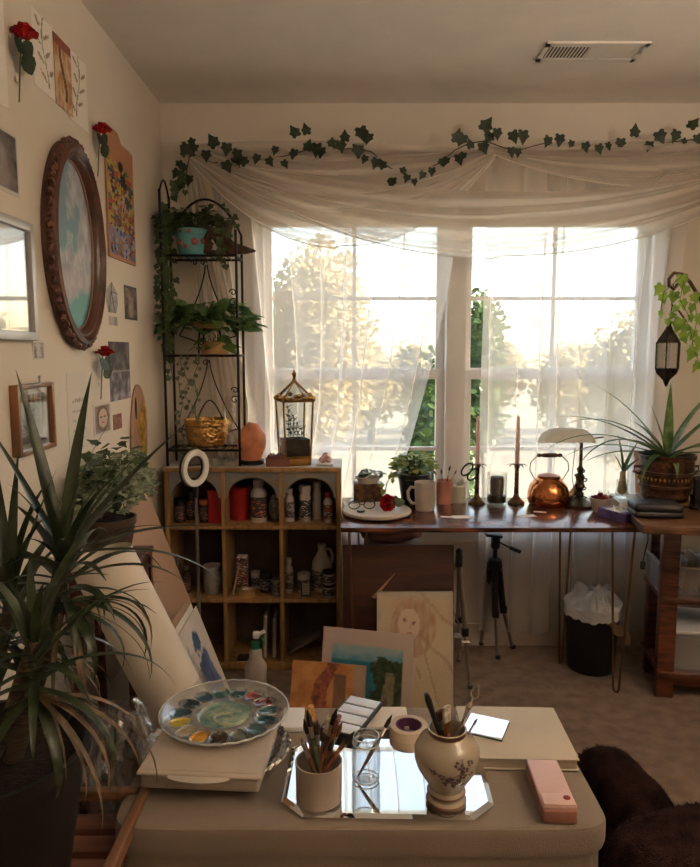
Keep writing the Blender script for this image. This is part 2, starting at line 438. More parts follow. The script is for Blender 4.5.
panel('white sheer curtain hanging over the right window', .565, 1.46, 2.2, .10, lambda v: .565 - .0 * v, lambda v: 1.46 - .05 * min(1, v * 3), 9, 8, .03)
# scarf valance: three swags of one long voile scarf
b = MB()
def cat(x0, z0, x1, z1, dip, p=.5):
    return lambda u: Vector((x0 + (x1 - x0) * u, 0, z0 + (z1 - z0) * u - dip * 4 * u * (1 - u) * (1 + (p - .5) * (1 - 2 * u))))
hems = []
def swag(x0, z0, x1, z1, d0, d1, y0, folds, seed, w0=.03):
    def f(u, v):
        c = d0 + (d1 - d0) * v
        p = Vector((x0 + (x1 - x0) * u, 0, z0 + (z1 - z0) * u - c * (1 - abs(2 * u - 1) ** 2.1)))
        p.z -= w0 * v * (1 if u < .5 else .6)
        belly = (1 - abs(2 * u - 1) ** 2)
        p.y = y0 - .035 * belly - .015 * math.sin(v * folds * 2 * PI + u * 2 + seed) * (.3 + belly) + .012 * noise.noise(Vector((u * 6, v * 4, seed)))
        p.z += .008 * math.sin(v * folds * 2 * PI * .5 + u * 5)
        return p
    b.grid(90, 44, f); hems.append([f(k / 60, 1) for k in range(61)])
swag(-.70, 2.235, .62, 2.225, .0, .40, YC - .03, 6, 1)
swag(-.70, 2.235, 1.98, 2.26, .22, .46, YC - .055, 4, 2)
swag(.60, 2.225, 1.98, 2.27, .0, .16, YC - .04, 4, 3)
# gathered tail at the left end
def tail(u, v):
    z = 2.22 - 1.32 * v; w = .05 + .16 * v ** .7
    return Vector((-.70 + .17 * v + w * (u - .3), YC + .025 + .012 * math.sin(u * 22 + 2 * v), z))
b.grid(50, 30, tail)
sv = tag(link('scarf_valance', b, sheer2, recalc=False), 'long white sheer scarf swagged across the top of both windows', 'curtain')
for hm in hems: link('hem', MB().tube(hm, .0022, 6), mat('hem_cloth', (.80, .75, .68), .9, var=.02), sv)

# ivy garland on the rod
ga = thing('ivy_garland', 'artificial ivy garland trailing along the curtain rod', 'garland', (0, 0, 0))
gp = [(183, 158), (186, 175), (190, 152), (203, 158), (213, 163), (235, 160), (262, 158), (280, 157), (300, 152), (318, 146), (340, 149), (358, 148), (372, 152), (385, 165), (400, 173), (420, 172), (440, 163), (455, 150), (470, 143), (485, 141), (505, 148), (520, 150), (545, 143), (560, 150), (585, 151), (615, 148), (640, 145), (655, 145), (672, 142), (690, 140), (712, 136)]
pts = [at(x, y, Y=YC - .06) for x, y in gp]
link('vine', MB().tube(pts[1:], .0026, 6), stem_m, ga)
lf = [(193,141,8),(196,147,9),(186,157,8),(179,163,7),(178,172,8),(190,178,9),(183,184,8),(176,189,7),(187,146,10),(206,153,9),(216,148,11),(227,146,10),(238,152,9),(225,164,10),(235,168,11),(246,166,9),(258,157,8),(268,160,8),(297,138,10),(307,136,9),(295,152,9),(276,149,7),(283,163,7),(307,152,9),(317,146,11),(322,150,9),(330,142,8),(340,143,10),(345,143,9),(360,130,12),(370,136,9),(358,147,12),(366,158,7),(377,161,9),(384,170,8),(393,180,9),(402,170,7),(408,177,7),(414,181,6),(424,174,7),(432,170,7),(440,166,7),(447,160,8),(456,144,11),(464,137,10),(458,157,9),(464,155,7),(471,150,8),(483,132,12),(491,135,10),(482,145,10),(497,131,9),(512,134,10),(523,133,11),(511,150,8),(518,151,7),(549,139,9),(560,137,10),(572,143,7),(585,145,8),(598,147,8),(607,145,7),(621,141,9),(634,138,10),(650,144,8),(658,134,11),(677,133,10),(690,130,10),(697,137,9),(683,141,7),(186,167,8),(192,158,7)]
b = MB()
for x, y, s in lf:
    p = at(x, y - 2, Y=YC - .07 - rnd.uniform(0, .03)); k = mpp(YC, 2.2)
    b.leaf('ivy', p, (rnd.uniform(-.7, .7), -.1, rnd.choice((-1, -1, -1, .8))), (rnd.uniform(-.4, .4), -1, rnd.uniform(-.2, .5)), s * k * 1.2, w=.95)
link('leaves', b, leafdark, ga, recalc=False)

# ------------------------------------------------------------------ light
w = bpy.data.worlds.new('world'); sc.world = w; w.use_nodes = True; nt = w.node_tree
sky = nt.nodes.new('ShaderNodeTexSky'); sky.sky_type = 'NISHITA'; sky.sun_disc = False
sky.sun_elevation = R(24); sky.sun_rotation = R(80); sky.air_density = 1.0; sky.dust_density = 1.5; sky.ozone_density = 1.0
mx = nt.nodes.new('ShaderNodeMix'); mx.data_type = 'RGBA'; mx.blend_type = 'MULTIPLY'; mx.inputs[0].default_value = 1; mx.inputs[7].default_value = (1.0, .90, .78, 1)
nt.links.new(sky.outputs[0], mx.inputs[6]); bg = nt.nodes['Background']; nt.links.new(mx.outputs[2], bg.inputs[0]); bg.inputs[1].default_value = SKY
sl = bpy.data.lights.new('sun', 'SUN'); sl.energy = SUN; sl.color = (1, .86, .66); sl.angle = R(3)
so = bpy.data.objects.new('sun', sl); C.objects.link(so); so.rotation_euler = (R(64), 0, R(84))
cl = thing('fill_lamp', 'added unseen uplighter giving fill light, at the right wall', 'lamp', (1.72, .45, 0))  # added uplighter out of view, fill light for ceiling and upper room
link('base', MB().lathe([(0, 0), (.14, 0), (.14, .012), (.03, .03), (0, .03)], 32), blackmetal, cl)
link('pole', MB().tube([(0, 0, .02), (0, 0, 1.68)], .012, 10), blackmetal, cl)
link('bowl_shade', MB().lathe([(.0, 1.66), (.05, 1.67), (.13, 1.71), (.17, 1.77), (.165, 1.77), (.125, 1.72), (.05, 1.685), (0, 1.68)], 36), white_m, cl)
link('bulb', MB().lathe([(0, 1.70), (.05, 1.705), (.075, 1.73), (.05, 1.755), (0, 1.76)], 24), mat('fill_glow', (.9, .85, .75), .4, emit=((1, .84, .68), FILL)), cl)
for n, (x0, x1) in enumerate(((WX0, .44), (.51, WX1))):
    pl = bpy.data.lights.new('window_portal', 'AREA'); pl.shape = 'RECTANGLE'; pl.size = x1 - x0; pl.size_y = WZ1 - WZ0
    pl.cycles.is_portal = True; po = bpy.data.objects.new('window_portal', pl); C.objects.link(po)
    po.location = ((x0 + x1) / 2, YB + .17, (WZ0 + WZ1) / 2); po.rotation_euler = (R(-90), 0, 0)
sc.view_settings.view_transform = 'Standard'; sc.view_settings.look = 'None'; sc.view_settings.gamma = 1; sc.view_settings.use_curve_mapping = False
sc.view_settings.exposure = EXPO
# ------------------------------------------------------------------ cabinet (3 x 3 cubby shelf)
CY, CD = 2.895, .236       # front plane, depth
cab = thing('cubby_shelf', 'ochre wooden cubby cabinet with nine open bays and blue grey arches', 'shelf', (-.41, CY, 0))
x0, x1 = -.372, .372; t = .020
zs = [.03, .322, .643, .895]
bluegrey = mat('blue_grey_painted_panel', (.17, .20, .22), .7, var=.3, vscale=7, col2=(.26, .20, .14), stretch=(1, 1, 6))
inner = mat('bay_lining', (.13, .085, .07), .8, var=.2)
xs = [x0 + t / 2, -.126, .118, x1 - t / 2]
for x in (xs[0], xs[3]): link('side_panel', MB().box((x, CD / 2, .4475), (t, CD, .895), bev=.002), wood_frame, cab)
for x in xs[1:3]: link('divider', MB().box((x, CD / 2, .4475), (t * .8, CD - .004, .89), bev=.002), wood_frame, cab)
for z in zs[1:3]: link('shelf', MB().box((0, CD / 2, z - .008), (x1 - x0 - .004, CD - .002, .016), bev=.002), wood_frame, cab)
link('plinth', MB().box((0, CD / 2, .022), (x1 - x0 - .002, CD - .002, .036), bev=.002), wood_frame, cab)
link('front_edge', MB().box((0, -.003, .884), (x1 - x0 + .004, .01, .018), bev=.002), wood_frame, cab)
link('top', MB().box((0, CD / 2, .889), (x1 - x0 + .006, CD, .014), bev=.003), mat('pale_grey_paint', (.50, .47, .43), .55, var=.1), cab)
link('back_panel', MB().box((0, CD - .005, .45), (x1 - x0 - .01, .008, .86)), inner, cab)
for k in range(3):
    a, c = xs[k] + t / 2 - .002, xs[k + 1] - t / 2 + .002; zc = .765; n = 18; w = (c - a) / 2 - .012; m = (a + c) / 2
    pts = [(a, .876), (a, .76)] + [(m - w * math.cos(PI * i / n), .765 + .085 * math.sin(PI * i / n)) for i in range(n + 1)] + [(c, .76), (c, .876)]
    link('arch', MB().prism(pts, .008, Matrix.Translation((0, .016, 0)) @ Matrix.Rotation(PI / 2, 4, 'X')), bluegrey, cab)

# ------------------------------------------------------------------ generic vessels
def lathe_thing(name, label, cat, loc, layers, group=None, n=24, rot=0):
    """layers: list of (part name, material, profile)"""
    if len(layers) == 1:
        pn, m, pr = layers[0]; return tag(link(name, MB().lathe(pr, n), m, loc=loc), label, cat, group)
    tt = thing(name, label, cat, loc, rot, group)
    for pn, m, pr in layers: link(pn, MB().lathe(pr, n), m, tt)
    return tt
def cyl(r, z0, z1, bev=.002): return [(0, z0), (r - bev, z0), (r, z0 + bev), (r, z1 - bev), (r - bev, z1), (0, z1)]
def shell(r0, r1, h, th=.003): return [(0, 0), (r0, 0), (r1, h), (r1 - th, h), (r0 - th, th), (0, th)]
LBL = {}
def label_mat(key, a, b_, c=(.02, .02, .03)):
    """printed wrapper: bands and blotches of ink"""
    if key in MATS: return MATS[key]
    m = bpy.data.materials.new(key); m.use_nodes = True; nt = m.node_tree; bs = nt.nodes['Principled BSDF']; bs.inputs['Roughness'].default_value = .5
    tc = nt.nodes.new('ShaderNodeTexCoord'); mp = nt.nodes.new('ShaderNodeMapping'); mp.inputs['Scale'].default_value = (45, 45, 150)
    n = nt.nodes.new('ShaderNodeTexNoise'); n.inputs['Scale'].default_value = 1.; r = nt.nodes.new('ShaderNodeValToRGB'); r.color_ramp.interpolation = 'CONSTANT'
    r.color_ramp.elements[0].color = (*a, 1); r.color_ramp.elements[1].color = (*b_, 1); r.color_ramp.elements[1].position = .56
    e = r.color_ramp.elements.new(.46); e.color = (*c, 1)
    nt.links.new(tc.outputs['Object'], mp.inputs[0]); nt.links.new(mp.outputs[0], n.inputs[0]); nt.links.new(n.outputs[0], r.inputs[0]); nt.links.new(r.outputs[0], bs.inputs[0])
    MATS[key] = m; return m
wplast = mat('white_plastic', (.45, .40, .36), .4, var=.05)
lab_dark = label_mat('dark_label', (.05, .03, .03), (.45, .17, .08)); lab_grey = label_mat('grey_label', (.35, .32, .30), (.10, .09, .09)); lab_red = label_mat('red_label', (.35, .05, .03), (.5, .45, .4))
glassdark = mat('dark_glass_jar', (.05, .035, .025), .15, var=.4, vscale=30)
def bay(px, row, Y=CY + .09):
    """foot point of something standing in the cabinet"""
    z = {1: zs[2], 2: zs[1], 3: .04}[row] + .0005
    p = at(px, 560, Y=Y); dpt = Y * ct - (z - CAMZ) * st
    return Vector(((px - 350) / 700 * dpt, Y, z))
def bottle(px, row, r, h, label, lm=lab_grey, cm=None, body=None, Y=CY + .09, neck=.4, name='paint_bottle', group=None, cat='bottle'):
    body = body or wplast; cm = cm or wplast
    hs = h * .74
    return lathe_thing(name, label, cat, bay(px, row, Y), [
        ('body', body, [(0, 0), (r * .94, 0), (r, .004), (r, hs * .93), (r * .85, hs), (r * neck, hs + h * .06), (r * neck, h * .86), (0, h * .86)]),
        ('wrapper', lm, [(r * .98, h * .12), (r + .0008, h * .12), (r + .0008, hs * .82), (r * .98, hs * .82)]),
        ('cap', cm, cyl(r * neck + .003, h * .84, h))], group)
def jar(px, row, r, h, label, lm=lab_grey, cm=None, body=None, Y=CY + .07, z=0, name='paint_jar', cat='jar'):
    body = body or wplast; cm = cm or black_m; L = bay(px, row, Y); L.z += z
    return lathe_thing(name, label, cat, L, [
        ('body', body, cyl(r, 0, h * .8, .003)), ('wrapper', lm, [(r * .98, h * .15), (r + .0008, h * .15), (r + .0008, h * .68), (r * .98, h * .68)]), ('lid', cm, cyl(r * 1.03, h * .78, h))])
orange_m = mat('orange_plastic', (.45, .13, .03), .5); red_m = mat('red_plastic', (.36, .012, .012), .45, var=.1)
# top row, left bay
jar(180, 1, .022, .105, 'leftmost dark glass jar in the top left cabinet bay', lab_dark, body=glassdark)
jar(191, 1, .020, .125, 'tall dark glass jar behind the ring light stand', lab_dark, body=glassdark, Y=CY + .12)
jar(205, 1, .023, .10, 'dark jar with orange lid in the top left cabinet bay', lab_dark, body=glassdark, cm=orange_m)
p = bay(218, 1); q = thing('plastic_tub', 'red plastic tub in the top left cabinet bay', 'tub', p + Vector((-.002, .0, 0)))
link('body', MB().box((0, 0, .07), (.062, .10, .14), bev=.006), red_m, q); link('rim', MB().box((0, 0, .141), (.068, .106, .008), bev=.003), red_m, q)
lathe_thing('plastic_tub', 'round red tub at the left of the top middle cabinet bay', 'tub', bay(240, 1, CY + .13), [('body', red_m, [(0, 0), (.042, 0), (.050, .14), (.047, .14), (.040, .004), (0, .004)]), ('rim', red_m, [(.048, .136), (.053, .136), (.053, .145), (.048, .145)])])
bottle(259, 1, .036, .185, 'large white bottle with dark and orange label, top middle bay', lab_dark, Y=CY + .085, neck=.55)
q = thing('plastic_bag', 'clear spotted bag of beads right of the large white bottle', 'bag', bay(275, 1))
link('bag', MB().ball((0, 0, .06), (.026, .03, .06), 3, f=lambda c: 1 + .12 * noise.noise(c * 3)), mat('speckled_plastic', (.25, .22, .2), .3, var=.4, vscale=60), q)
link('tie', MB().tube([(-.008, 0, .118), (.008, 0, .118)], .004), red_m, q)
bottle(290, 1, .020, .145, 'slim white bottle at the left of the top right cabinet bay', neck=.5)
bottle(305, 1, .026, .158, 'white tube shaped bottle with two black label squares', label_mat('black_label', (.03, .03, .03), (.45, .42, .4)), neck=.9)
bottle(317, 1, .019, .165, 'tall plain white bottle in the top right cabinet bay', wplast, Y=CY + .13, neck=.8)
bottle(328, 1, .020, .13, 'small bottle with red cap and red label, top right bay', lab_red, cm=red_m, Y=CY + .07, neck=.6)
# middle row
for px, h, tx in ((178, .17, 'dark brown glass bottle leftmost in the middle row bay'), (187, .12, 'small dark glass bottle beside the stand pole in the middle row')):
    bottle(px, 2, .017, h, tx, lab_dark, body=glassdark, cm=silver)
q = bay(213, 2)
for k in range(6):
    lathe_thing('plastic_cup', 'translucent white nested cup, number in a short stack of cups', 'cup', q + Vector((0, 0, k * .017)), [('cup', wplast, shell(.034, .040, .038))], group='stacked white cups in the middle left bay')
for o in C.objects:
    if o.get('group') == 'stacked white cups in the middle left bay': o['label'] = 'translucent white cup in the short stack in the middle left bay'
p = bay(243, 2, CY + .12); q = thing('cardboard_box', 'tall narrow red and white box in the middle bay', 'box', p)
link('carton', MB().box((0, 0, .075), (.045, .045, .15), bev=.002), lab_red, q); link('flap', MB().box((0, 0, .153), (.042, .04, .006)), paper_m, q)
jar(256, 2, .022, .075, 'small white jar beside the narrow red box, middle bay', Y=CY + .15, cm=wplast, z=.0)
jar(266, 2, .026, .09, 'stout jar with black lid in the middle bay', Y=CY + .10, body=glassdark)
jar(276, 2, .022, .075, 'grey glass jar at the right of the middle bay', Y=CY + .05, body=mat('grey_glass', (.16, .15, .15), .2), cm=silver)
lathe_thing('tape_roll', 'roll of yellow tape lying at the front of the middle bay', 'tape', bay(247, 2, CY + .035), [('tape', mat('yellow_tape', (.45, .27, .10), .4), [(.022, 0), (.034, 0), (.034, .034), (.022, .034), (.022, 0)]), ('core', paper_m, [(.020, 0), (.0225, 0), (.0225, .034), (.020, .034), (.02, 0)])])
p = bay(233, 2, CY + .05); q = thing('paint_brush', 'long pale brush leaning in the middle cabinet bay', 'brush', p)
link('handle', MB().tube([(0, 0, .003), (.03, .02, .14)], [.004, .003]), mat('pale_wood', (.45, .33, .22), .5), q); link('bristles', MB().tube([(.03, .02, .14), (.037, .024, .172)], [.004, .001]), black_m, q)
bottle(289, 2, .019, .155, 'slim white bottle at the left of the middle right bay', neck=.5)
jar(304, 2, .028, .085, 'white paint jar with white lid beside the jug', Y=CY + .1, cm=wplast)
jar(329, 2, .028, .058, 'lower of two stacked white jars with black lids', Y=CY + .035)
jar(329, 2, .028, .058, 'upper of two stacked white jars with black lids', Y=CY + .035, z=.0585)
q = thing('jug', 'white plastic gallon jug with moulded handle in the middle right bay', 'jug', bay(322, 2, CY + .125))
link('body', MB().lathe([(0, 0), (.042, 0), (.045, .006), (.045, .11), (.040, .135), (.018, .175), (.016, .195), (0, .195)], 28), mat('milky_plastic', (.50, .44, .38), .35), q)
link('handle', MB().tube([(.014, -.002, .185), (.036, -.004, .188), (.047, -.004, .165), (.046, -.004, .125)], .0065, 8), MATS['milky_plastic'], q)
link('cap', MB().lathe(cyl(.019, .194, .21)), MATS['milky_plastic'], q); link('wrapper', MB().lathe([(.0455, .02), (.0462, .02), (.0462, .095), (.0455, .095)], 28), lab_grey, q)
q = thing('paint_palette', 'small black palette box of pale pans leaning on the shelf edge', 'paint set', bay(306, 2, CY + .03) + Vector((0, 0, .002)), (R(-50), 0, .1))
link('case', MB().box((0, 0, .038), (.044, .007, .076), bev=.002), black_m, q)
for k in range(6): link('pan', MB().box((0, -.0045, .010 + k * .0115), (.032, .003, .008)), mat('cream_pan', (.5, .42, .33), .5), q)
# bottom row
for px, h, nm in ((267, .19, 'taller'), (276, .175, 'shorter')):
    q = bay(px, 3, CY + .12); o = link('stretched_canvas', MB().box((0, 0, h / 2), (.014, .16, h), bev=.001), mat('canvas_edge', (.33, .27, .22), .8), loc=q, rot=(0, .02, 0)); tag(o, nm + ' white edged canvas panel standing upright in the bottom middle bay', 'canvas')
q = bay(306, 3, CY + .12); tag(link('wood_plank', MB().box((0, 0, 0), (.17, .12, .012), bev=.002), mat('grey_wood', (.2, .16, .13), .7, var=.3), loc=q + Vector((-.005, 0, .052)), rot=(0, -.55, 0)), 'grey plank leaning diagonally in the bottom right bay', 'plank')
p = bay(248, 3, CY + .03); tag(link('dark_slab', MB().box((0, 0, .008), (.09, .05, .014), bev=.005), black_m, loc=p), 'small flat black slab lying in the bottom middle cabinet bay', 'tray')  # plain flat dark slab, no tray rim

# ------------------------------------------------------------------ on the cabinet
TZ = .8965
def on_cab(px, Y): d = Y * ct - (TZ - CAMZ) * st; return Vector(((px - 350) / 700 * d, Y, TZ))
# wrought iron etagere
E = thing('plant_stand', 'tall black wrought iron corner rack with three shelves of plants', 'plant stand', (-.615, 2.985, TZ))
hx, hy = .152, .075
def ap(px, py, Y): return at(px, py, Y=Y) - E.location
zl = [.068, .463, .868]; ztop = 1.13
for (sx, sy) in ((-1, -1), (1, -1), (-1, 1), (1, 1)):
    link('post', MB().tube([(sx * hx, sy * hy, .001), (sx * hx, sy * hy, ztop if sx < 0 else ztop - .16)], .0055, 8), blackmetal, E)
for z in zl:
    b = MB()
    for s in (-1, 1): b.tube([(-hx, s * hy, z), (hx, s * hy, z)], .0055, 6); b.tube([(s * hx, -hy, z), (s * hx, hy, z)], .0055, 6)
    for k in range(9): b.tube([(-hx + .034 * (k + 1) - .01, -hy, z), (-hx + .034 * (k + 1) - .01, hy, z)], .0025, 5)
    link('shelf', b, blackmetal, E)
def scroll(cx, cz, s, y, flip=1, turns=1.4):
    return [(cx + flip * s * (1 - i / 22) * math.cos(i / 22 * turns * 2 * PI), y, cz + s * (1 - i / 22) * math.sin(i / 22 * turns * 2 * PI)) for i in range(20)]
for z in zl[1:]:
    for sg in (-1, 1):
        link('scrollwork', MB().tube([(sg * (.004 + .12 * (k / 10) ** 1.5), hy, z - .02 - .30 * k / 10) for k in range(11)] + [(sg * (.124 - .1 * math.sin(k / 8 * PI / 2)), hy, z - .32 - .05 * k / 8) for k in range(9)], .003, 5), blackmetal, E)
        link('scrollwork', MB().tube(scroll(sg * .018, z - .028, .014, -hy, sg), .0025, 5), blackmetal, E)
for z in (.2, .6):
    link('scrollwork', MB().tube(scroll(hx - .016, z + .08, .02, -hy, 1), .0025, 5), blackmetal, E); link('scrollwork', MB().tube(scroll(hx - .016, z + .12, .016, -hy, -1), .0025, 5), blackmetal, E)
link('arched_rail', MB().tube([(-hx + (2 * hx) * k / 16, hy, ztop - .16 + .15 * math.sin(PI * k / 16) ** .8) for k in range(17)], .005, 6), blackmetal, E)
link('arched_rail', MB().tube([(-hx, -hy + 2 * hy * k / 12, ztop - .01 + .06 * math.sin(PI * k / 12)) for k in range(13)], .004, 6), blackmetal, E)

def foliage(parent, n, kind, m, c, spread, size, seed, up=.4, stems=True, droop=.0, w=1., zmin=-.05):
    r = random.Random(seed); b = MB(); s_ = MB(); c = Vector(c)
    for k in range(n):
        a = r.uniform(0, 2 * PI); q = r.uniform(.25, 1) ** .7
        p = c + Vector((math.cos(a) * spread[0] * q, math.sin(a) * spread[1] * q, spread[2] * (r.uniform(0, 1) * (1 - q * .6) + up * .2) - droop * q * q))
        d = Vector((math.cos(a) * (.4 + q), math.sin(a) * (.4 + q), r.uniform(-.5, .6)))
        b.leaf(kind, p, d, (r.uniform(-.5, .5), r.uniform(-.9, .2), 1), size * r.uniform(.65, 1.25), w=w, curl=r.uniform(0, .35))
        if stems and k % 2 == 0: s_.tube([c + Vector((r.uniform(-.01, .01), r.uniform(-.01, .01), zmin)), (c + p) / 2 + Vector((0, 0, .02 + spread[2] * .15)), p], .0014, 4)
    link('leaves', b, m, parent, recalc=False)
    if stems: link('stems', s_, gstem, parent)
def strand(bl, bs, pts, kind, size, r, step=.022, both=True, w=.95):
    pts = [Vector(p) for p in pts]; bs.tube(pts, .0016, 5)
    acc = 0
    for A, B in zip(pts, pts[1:]):
        L = (B - A).length; k = 0
        while acc < L:
            p = A + (B - A) * (acc / L)
            side = r.choice((-1, 1)); o = Vector((side * r.uniform(.3, 1), -r.uniform(.2, .9), 0)).normalized() * size * .45
            bs.tube([p, p + o], .0008, 4, cap=False)
            bl.leaf(kind, p + o, (o.x * 20 + r.uniform(-.4, .4), -.3, -r.uniform(.2, 1.2)), (r.uniform(-.4, .4), -1, r.uniform(-.1, .5)), size * r.uniform(.7, 1.25), w=w)
            acc += step * r.uniform(.6, 1.4)
        acc -= L
def planter(name, label, cat, loc, prof, m, pot_name='pot', soil=None, n=28):
    t_ = thing(name, label, cat, loc); link(pot_name, MB().lathe(prof, n), m, t_)
    if soil: link('soil', MB().lathe([(0, soil[1] - .004), (soil[0], soil[1] - .004), (soil[0], soil[1]), (0, soil[1] + .003)], 20), soil_m, t_)
    return t_
# teal flowered pot with trailing ivy
tealpot = mat('teal_glaze', (.12, .38, .40), .3, var=.1)
L = Vector((-.66, 3.0, TZ + zl[2] + .006))
t_ = planter('potted_ivy', 'teal flowered pot of trailing ivy on the top tier of the iron rack', 'plant', L, [(0, 0), (.050, 0), (.060, .03), (.066, .085), (.072, .087), (.074, .108), (.068, .108), (.064, .085), (.05, .01), (0, .01)], tealpot, soil=(.064, .092))
for a, z, s in ((-1.2, .055, .015), (-2.2, .05, .013), (-1.75, .035, .010), (-1.5, .097, .008), (-2.0, .098, .008), (-.6, .06, .012)):
    rr = .0645 if z < .09 else .0725; b = MB(); b.ball((rr * math.cos(a), rr * math.sin(a), z), (s, s * .5, s), 2, rot=(0, 0, a + PI / 2), f=lambda c: 1 + .2 * math.sin(5 * math.atan2(c.z, c.x)))
    link('painted_flower', b, mat('coral_glaze', (.45, .10, .09), .4), t_)
r = random.Random(11); bl, bs = MB(), MB()
foliage(t_, 150, 'ivy', leafivy, (.01, 0, .115), (.16, .09, .10), .034, 12)
for k in range(12):
    a = r.uniform(PI * .75, PI * 1.35) if k < 10 else r.uniform(-.5, .3); L2 = r.uniform(.25, .62) if k < 10 else .12
    s0 = Vector((math.cos(a) * .06, math.sin(a) * .05, .11)); x = -.075 - .045 * r.random() if k < 10 else .14; yy = r.uniform(-.11, -.02)
    pts = [s0, s0 + Vector((x * .5, yy * .5, .05)), Vector((x, yy, .06))]
    for i in range(1, 7): pts.append(Vector((x + .012 * math.sin(i * 1.7 + k), yy + .008 * math.cos(i * 2 + k), .06 - L2 * i / 6)))
    strand(bl, bs, pts, 'ivy', .027, r, .034)
for k, (px, py) in enumerate(((206, 193), (226, 210), (240, 212), (247, 230))): pass
strand(bl, bs, [(.05, -.02, .11), (.08, -.04, .19), (.12, -.05, .21), (.17, -.06, .17), (.19, -.06, .12), (.185, -.06, .08)], 'ivy', .026, r, .03)
strand(bl, bs, [(-.06, -.02, .11), (-.09, -.04, .2), (-.04, -.06, .30), (.0, -.06, .34), (-.02, -.06, .25)], 'ivy', .032, r, .035)
link('trailing_leaves', bl, leafivy, t_, recalc=False); link('trailing_stems', bs, gstem, t_)
# driftwood
b = MB()
b.tube([(-.06, 0, .05), (-.03, .0, .10), (.02, 0, .055), (.06, -.01, .03), (.115, -.02, .022), (.155, -.03, .018)], [.02, .026, .034, .026, .016, .004], 10)
b.tube([(.0, 0, .06), (.03, .01, .10), (.055, .01, .145)], [.03, .022, .008], 8); b.tube([(-.04, 0, .06), (-.05, 0, .02), (-.02, 0, .012), (.06, 0, .014)], [.02, .018, .014, .01], 8)
o = link('driftwood', b, mat('driftwood', (.13, .07, .05), .85, var=.35, vscale=25, bump=.8, bscale=60), loc=(-.545, 2.985, TZ + zl[2] + .006)); tag(o, 'gnarled brown driftwood piece beside the teal pot', 'driftwood')
# pothos on the middle tier + hanging pot
brasspl = mat('ochre_bowl', (.42, .24, .09), .4, var=.15)
t_ = planter('potted_pothos', 'leafy green pothos in a shallow ochre bowl, iron rack middle tier', 'plant', (-.60, 2.985, TZ + zl[1] + .115), [(0, -.002), (.045, -.002), (.075, .018), (.078, .026), (.072, .026), (.045, .006), (0, .006)], brasspl, 'bowl', (.07, .02))
b = MB()
for k in range(3):
    a = k * 2.1 + .4; b.tube([(math.cos(a) * .045, math.sin(a) * .045, 0), (math.cos(a) * .06, math.sin(a) * .06, -.05), (math.cos(a) * .06, math.sin(a) * .06, -.108)], .004, 5)
link('leg', b, blackmetal, t_)
foliage(t_, 150, 'heart', mat_leaf('deep_pothos_leaf', (.16, .28, .08), (.04, .10, .03), vscale=25), (0, -.01, .03), (.20, .09, .12), .06, 14, droop=.06)
t_ = planter('potted_pothos', 'small light green pothos below the shallow ochre bowl', 'plant', (-.565, 2.955, TZ + zl[1] + .007), [(0, 0), (.055, 0), (.06, .012), (.052, .05), (.046, .05), (.04, .01), (0, .01)], brasspl, 'dish', (.045, .042))
foliage(t_, 16, 'heart', leafpoth, (0, -.01, .04), (.07, .06, .05), .05, 15, droop=.03)
# brass pot with a handle and string-of-leaves
ham = mat('hammered_brass', (.80, .46, .15), .24, 1, var=.2, vscale=20, bump=.9, bscale=70)
t_ = planter('brass_pot', 'round hammered brass cachepot on the low tier of the iron rack', 'pot', (-.612, 2.985, TZ + zl[0] + .006), [(0, 0), (.055, 0), (.074, .012), (.082, .045), (.084, .085), (.090, .09), (.092, .112), (.086, .112), (.08, .085), (.05, .01), (0, .01)], ham, 'bowl', (.08, .09))
link('handle', MB().tube([(-.03 + .10 * k / 14, -.04, .112 + .075 * math.sin(PI * k / 14)) for k in range(15)], .003, 6), blackmetal, t_)
t_ = thing('trailing_vine', 'thin silvery vine hanging beside the posts above the brass pot', 'plant', (-.66, 2.97, TZ + zl[1]))
bl, bs = MB(), MB(); r = random.Random(5)
for x, L2 in ((-.045, .40), (.02, .33), (-.02, .22)):
    strand(bl, bs, [(x + .01 * math.sin(i * 2.), -.06, -L2 * i / 8) for i in range(9)], 'round', .020, r, .022)
link('leaves', bl, mat_leaf('silver_leaf', (.20, .22, .15), (.08, .09, .05)), t_, recalc=False); link('stems', bs, gstem, t_)
# things standing on the cabinet
lathe_thing('candle_holder', 'tall clear cut glass candlestick with silver cup', 'candlestick', on_cab(231, 2.925), [
    ('glass_stem', glass_m, [(0, 0), (.035, 0), (.036, .006), (.012, .016), (.010, .03), (.022, .045), (.022, .055), (.009, .07), (.010, .078), (.026, .092), (.024, .105), (.009, .118), (.010, .13), (.020, .142), (.014, .16), (.020, .185), (.022, .20), (.010, .215), (.010, .225), (0, .225)]),
    ('cup', mat('pewter', (.5, .45, .38), .3, 1), [(0, .222), (.014, .222), (.017, .235), (.018, .262), (.015, .262), (.012, .235), (0, .235)])])
lathe_thing('glass_bowl', 'small cut glass bowl at the foot of the glass candlestick', 'bowl', on_cab(228, 2.915) + Vector((-.046, -.0, 0)), [('bowl', glass_m, [(0, 0), (.022, 0), (.032, .012), (.034, .035), (.031, .035), (.02, .004), (0, .004)])])
t_ = thing('salt_lamp', 'orange salt rock lamp on the cabinet', 'lamp', on_cab(252, 2.99))
link('rock', MB().ball((0, 0, .08), (.050, .045, .082), 3, f=lambda c: (1 + .12 * noise.noise(c * 2.0)) * (1.05 - .22 * max(0, c.z))), mat('salt_rock', (.52, .17, .075), .6, var=.25, vscale=20, bump=.6, bscale=30, emit=((.9, .28, .09), .05)), t_)
link('base', MB().lathe(cyl(.045, 0, .014)), black_m, t_)
pinkwood = mat('rose_wood_box', (.25, .09, .065), .5, var=.2)
t_ = thing('trinket_box', 'small carved rose brown trinket box before the lantern', 'box', on_cab(278, 2.925), .05)
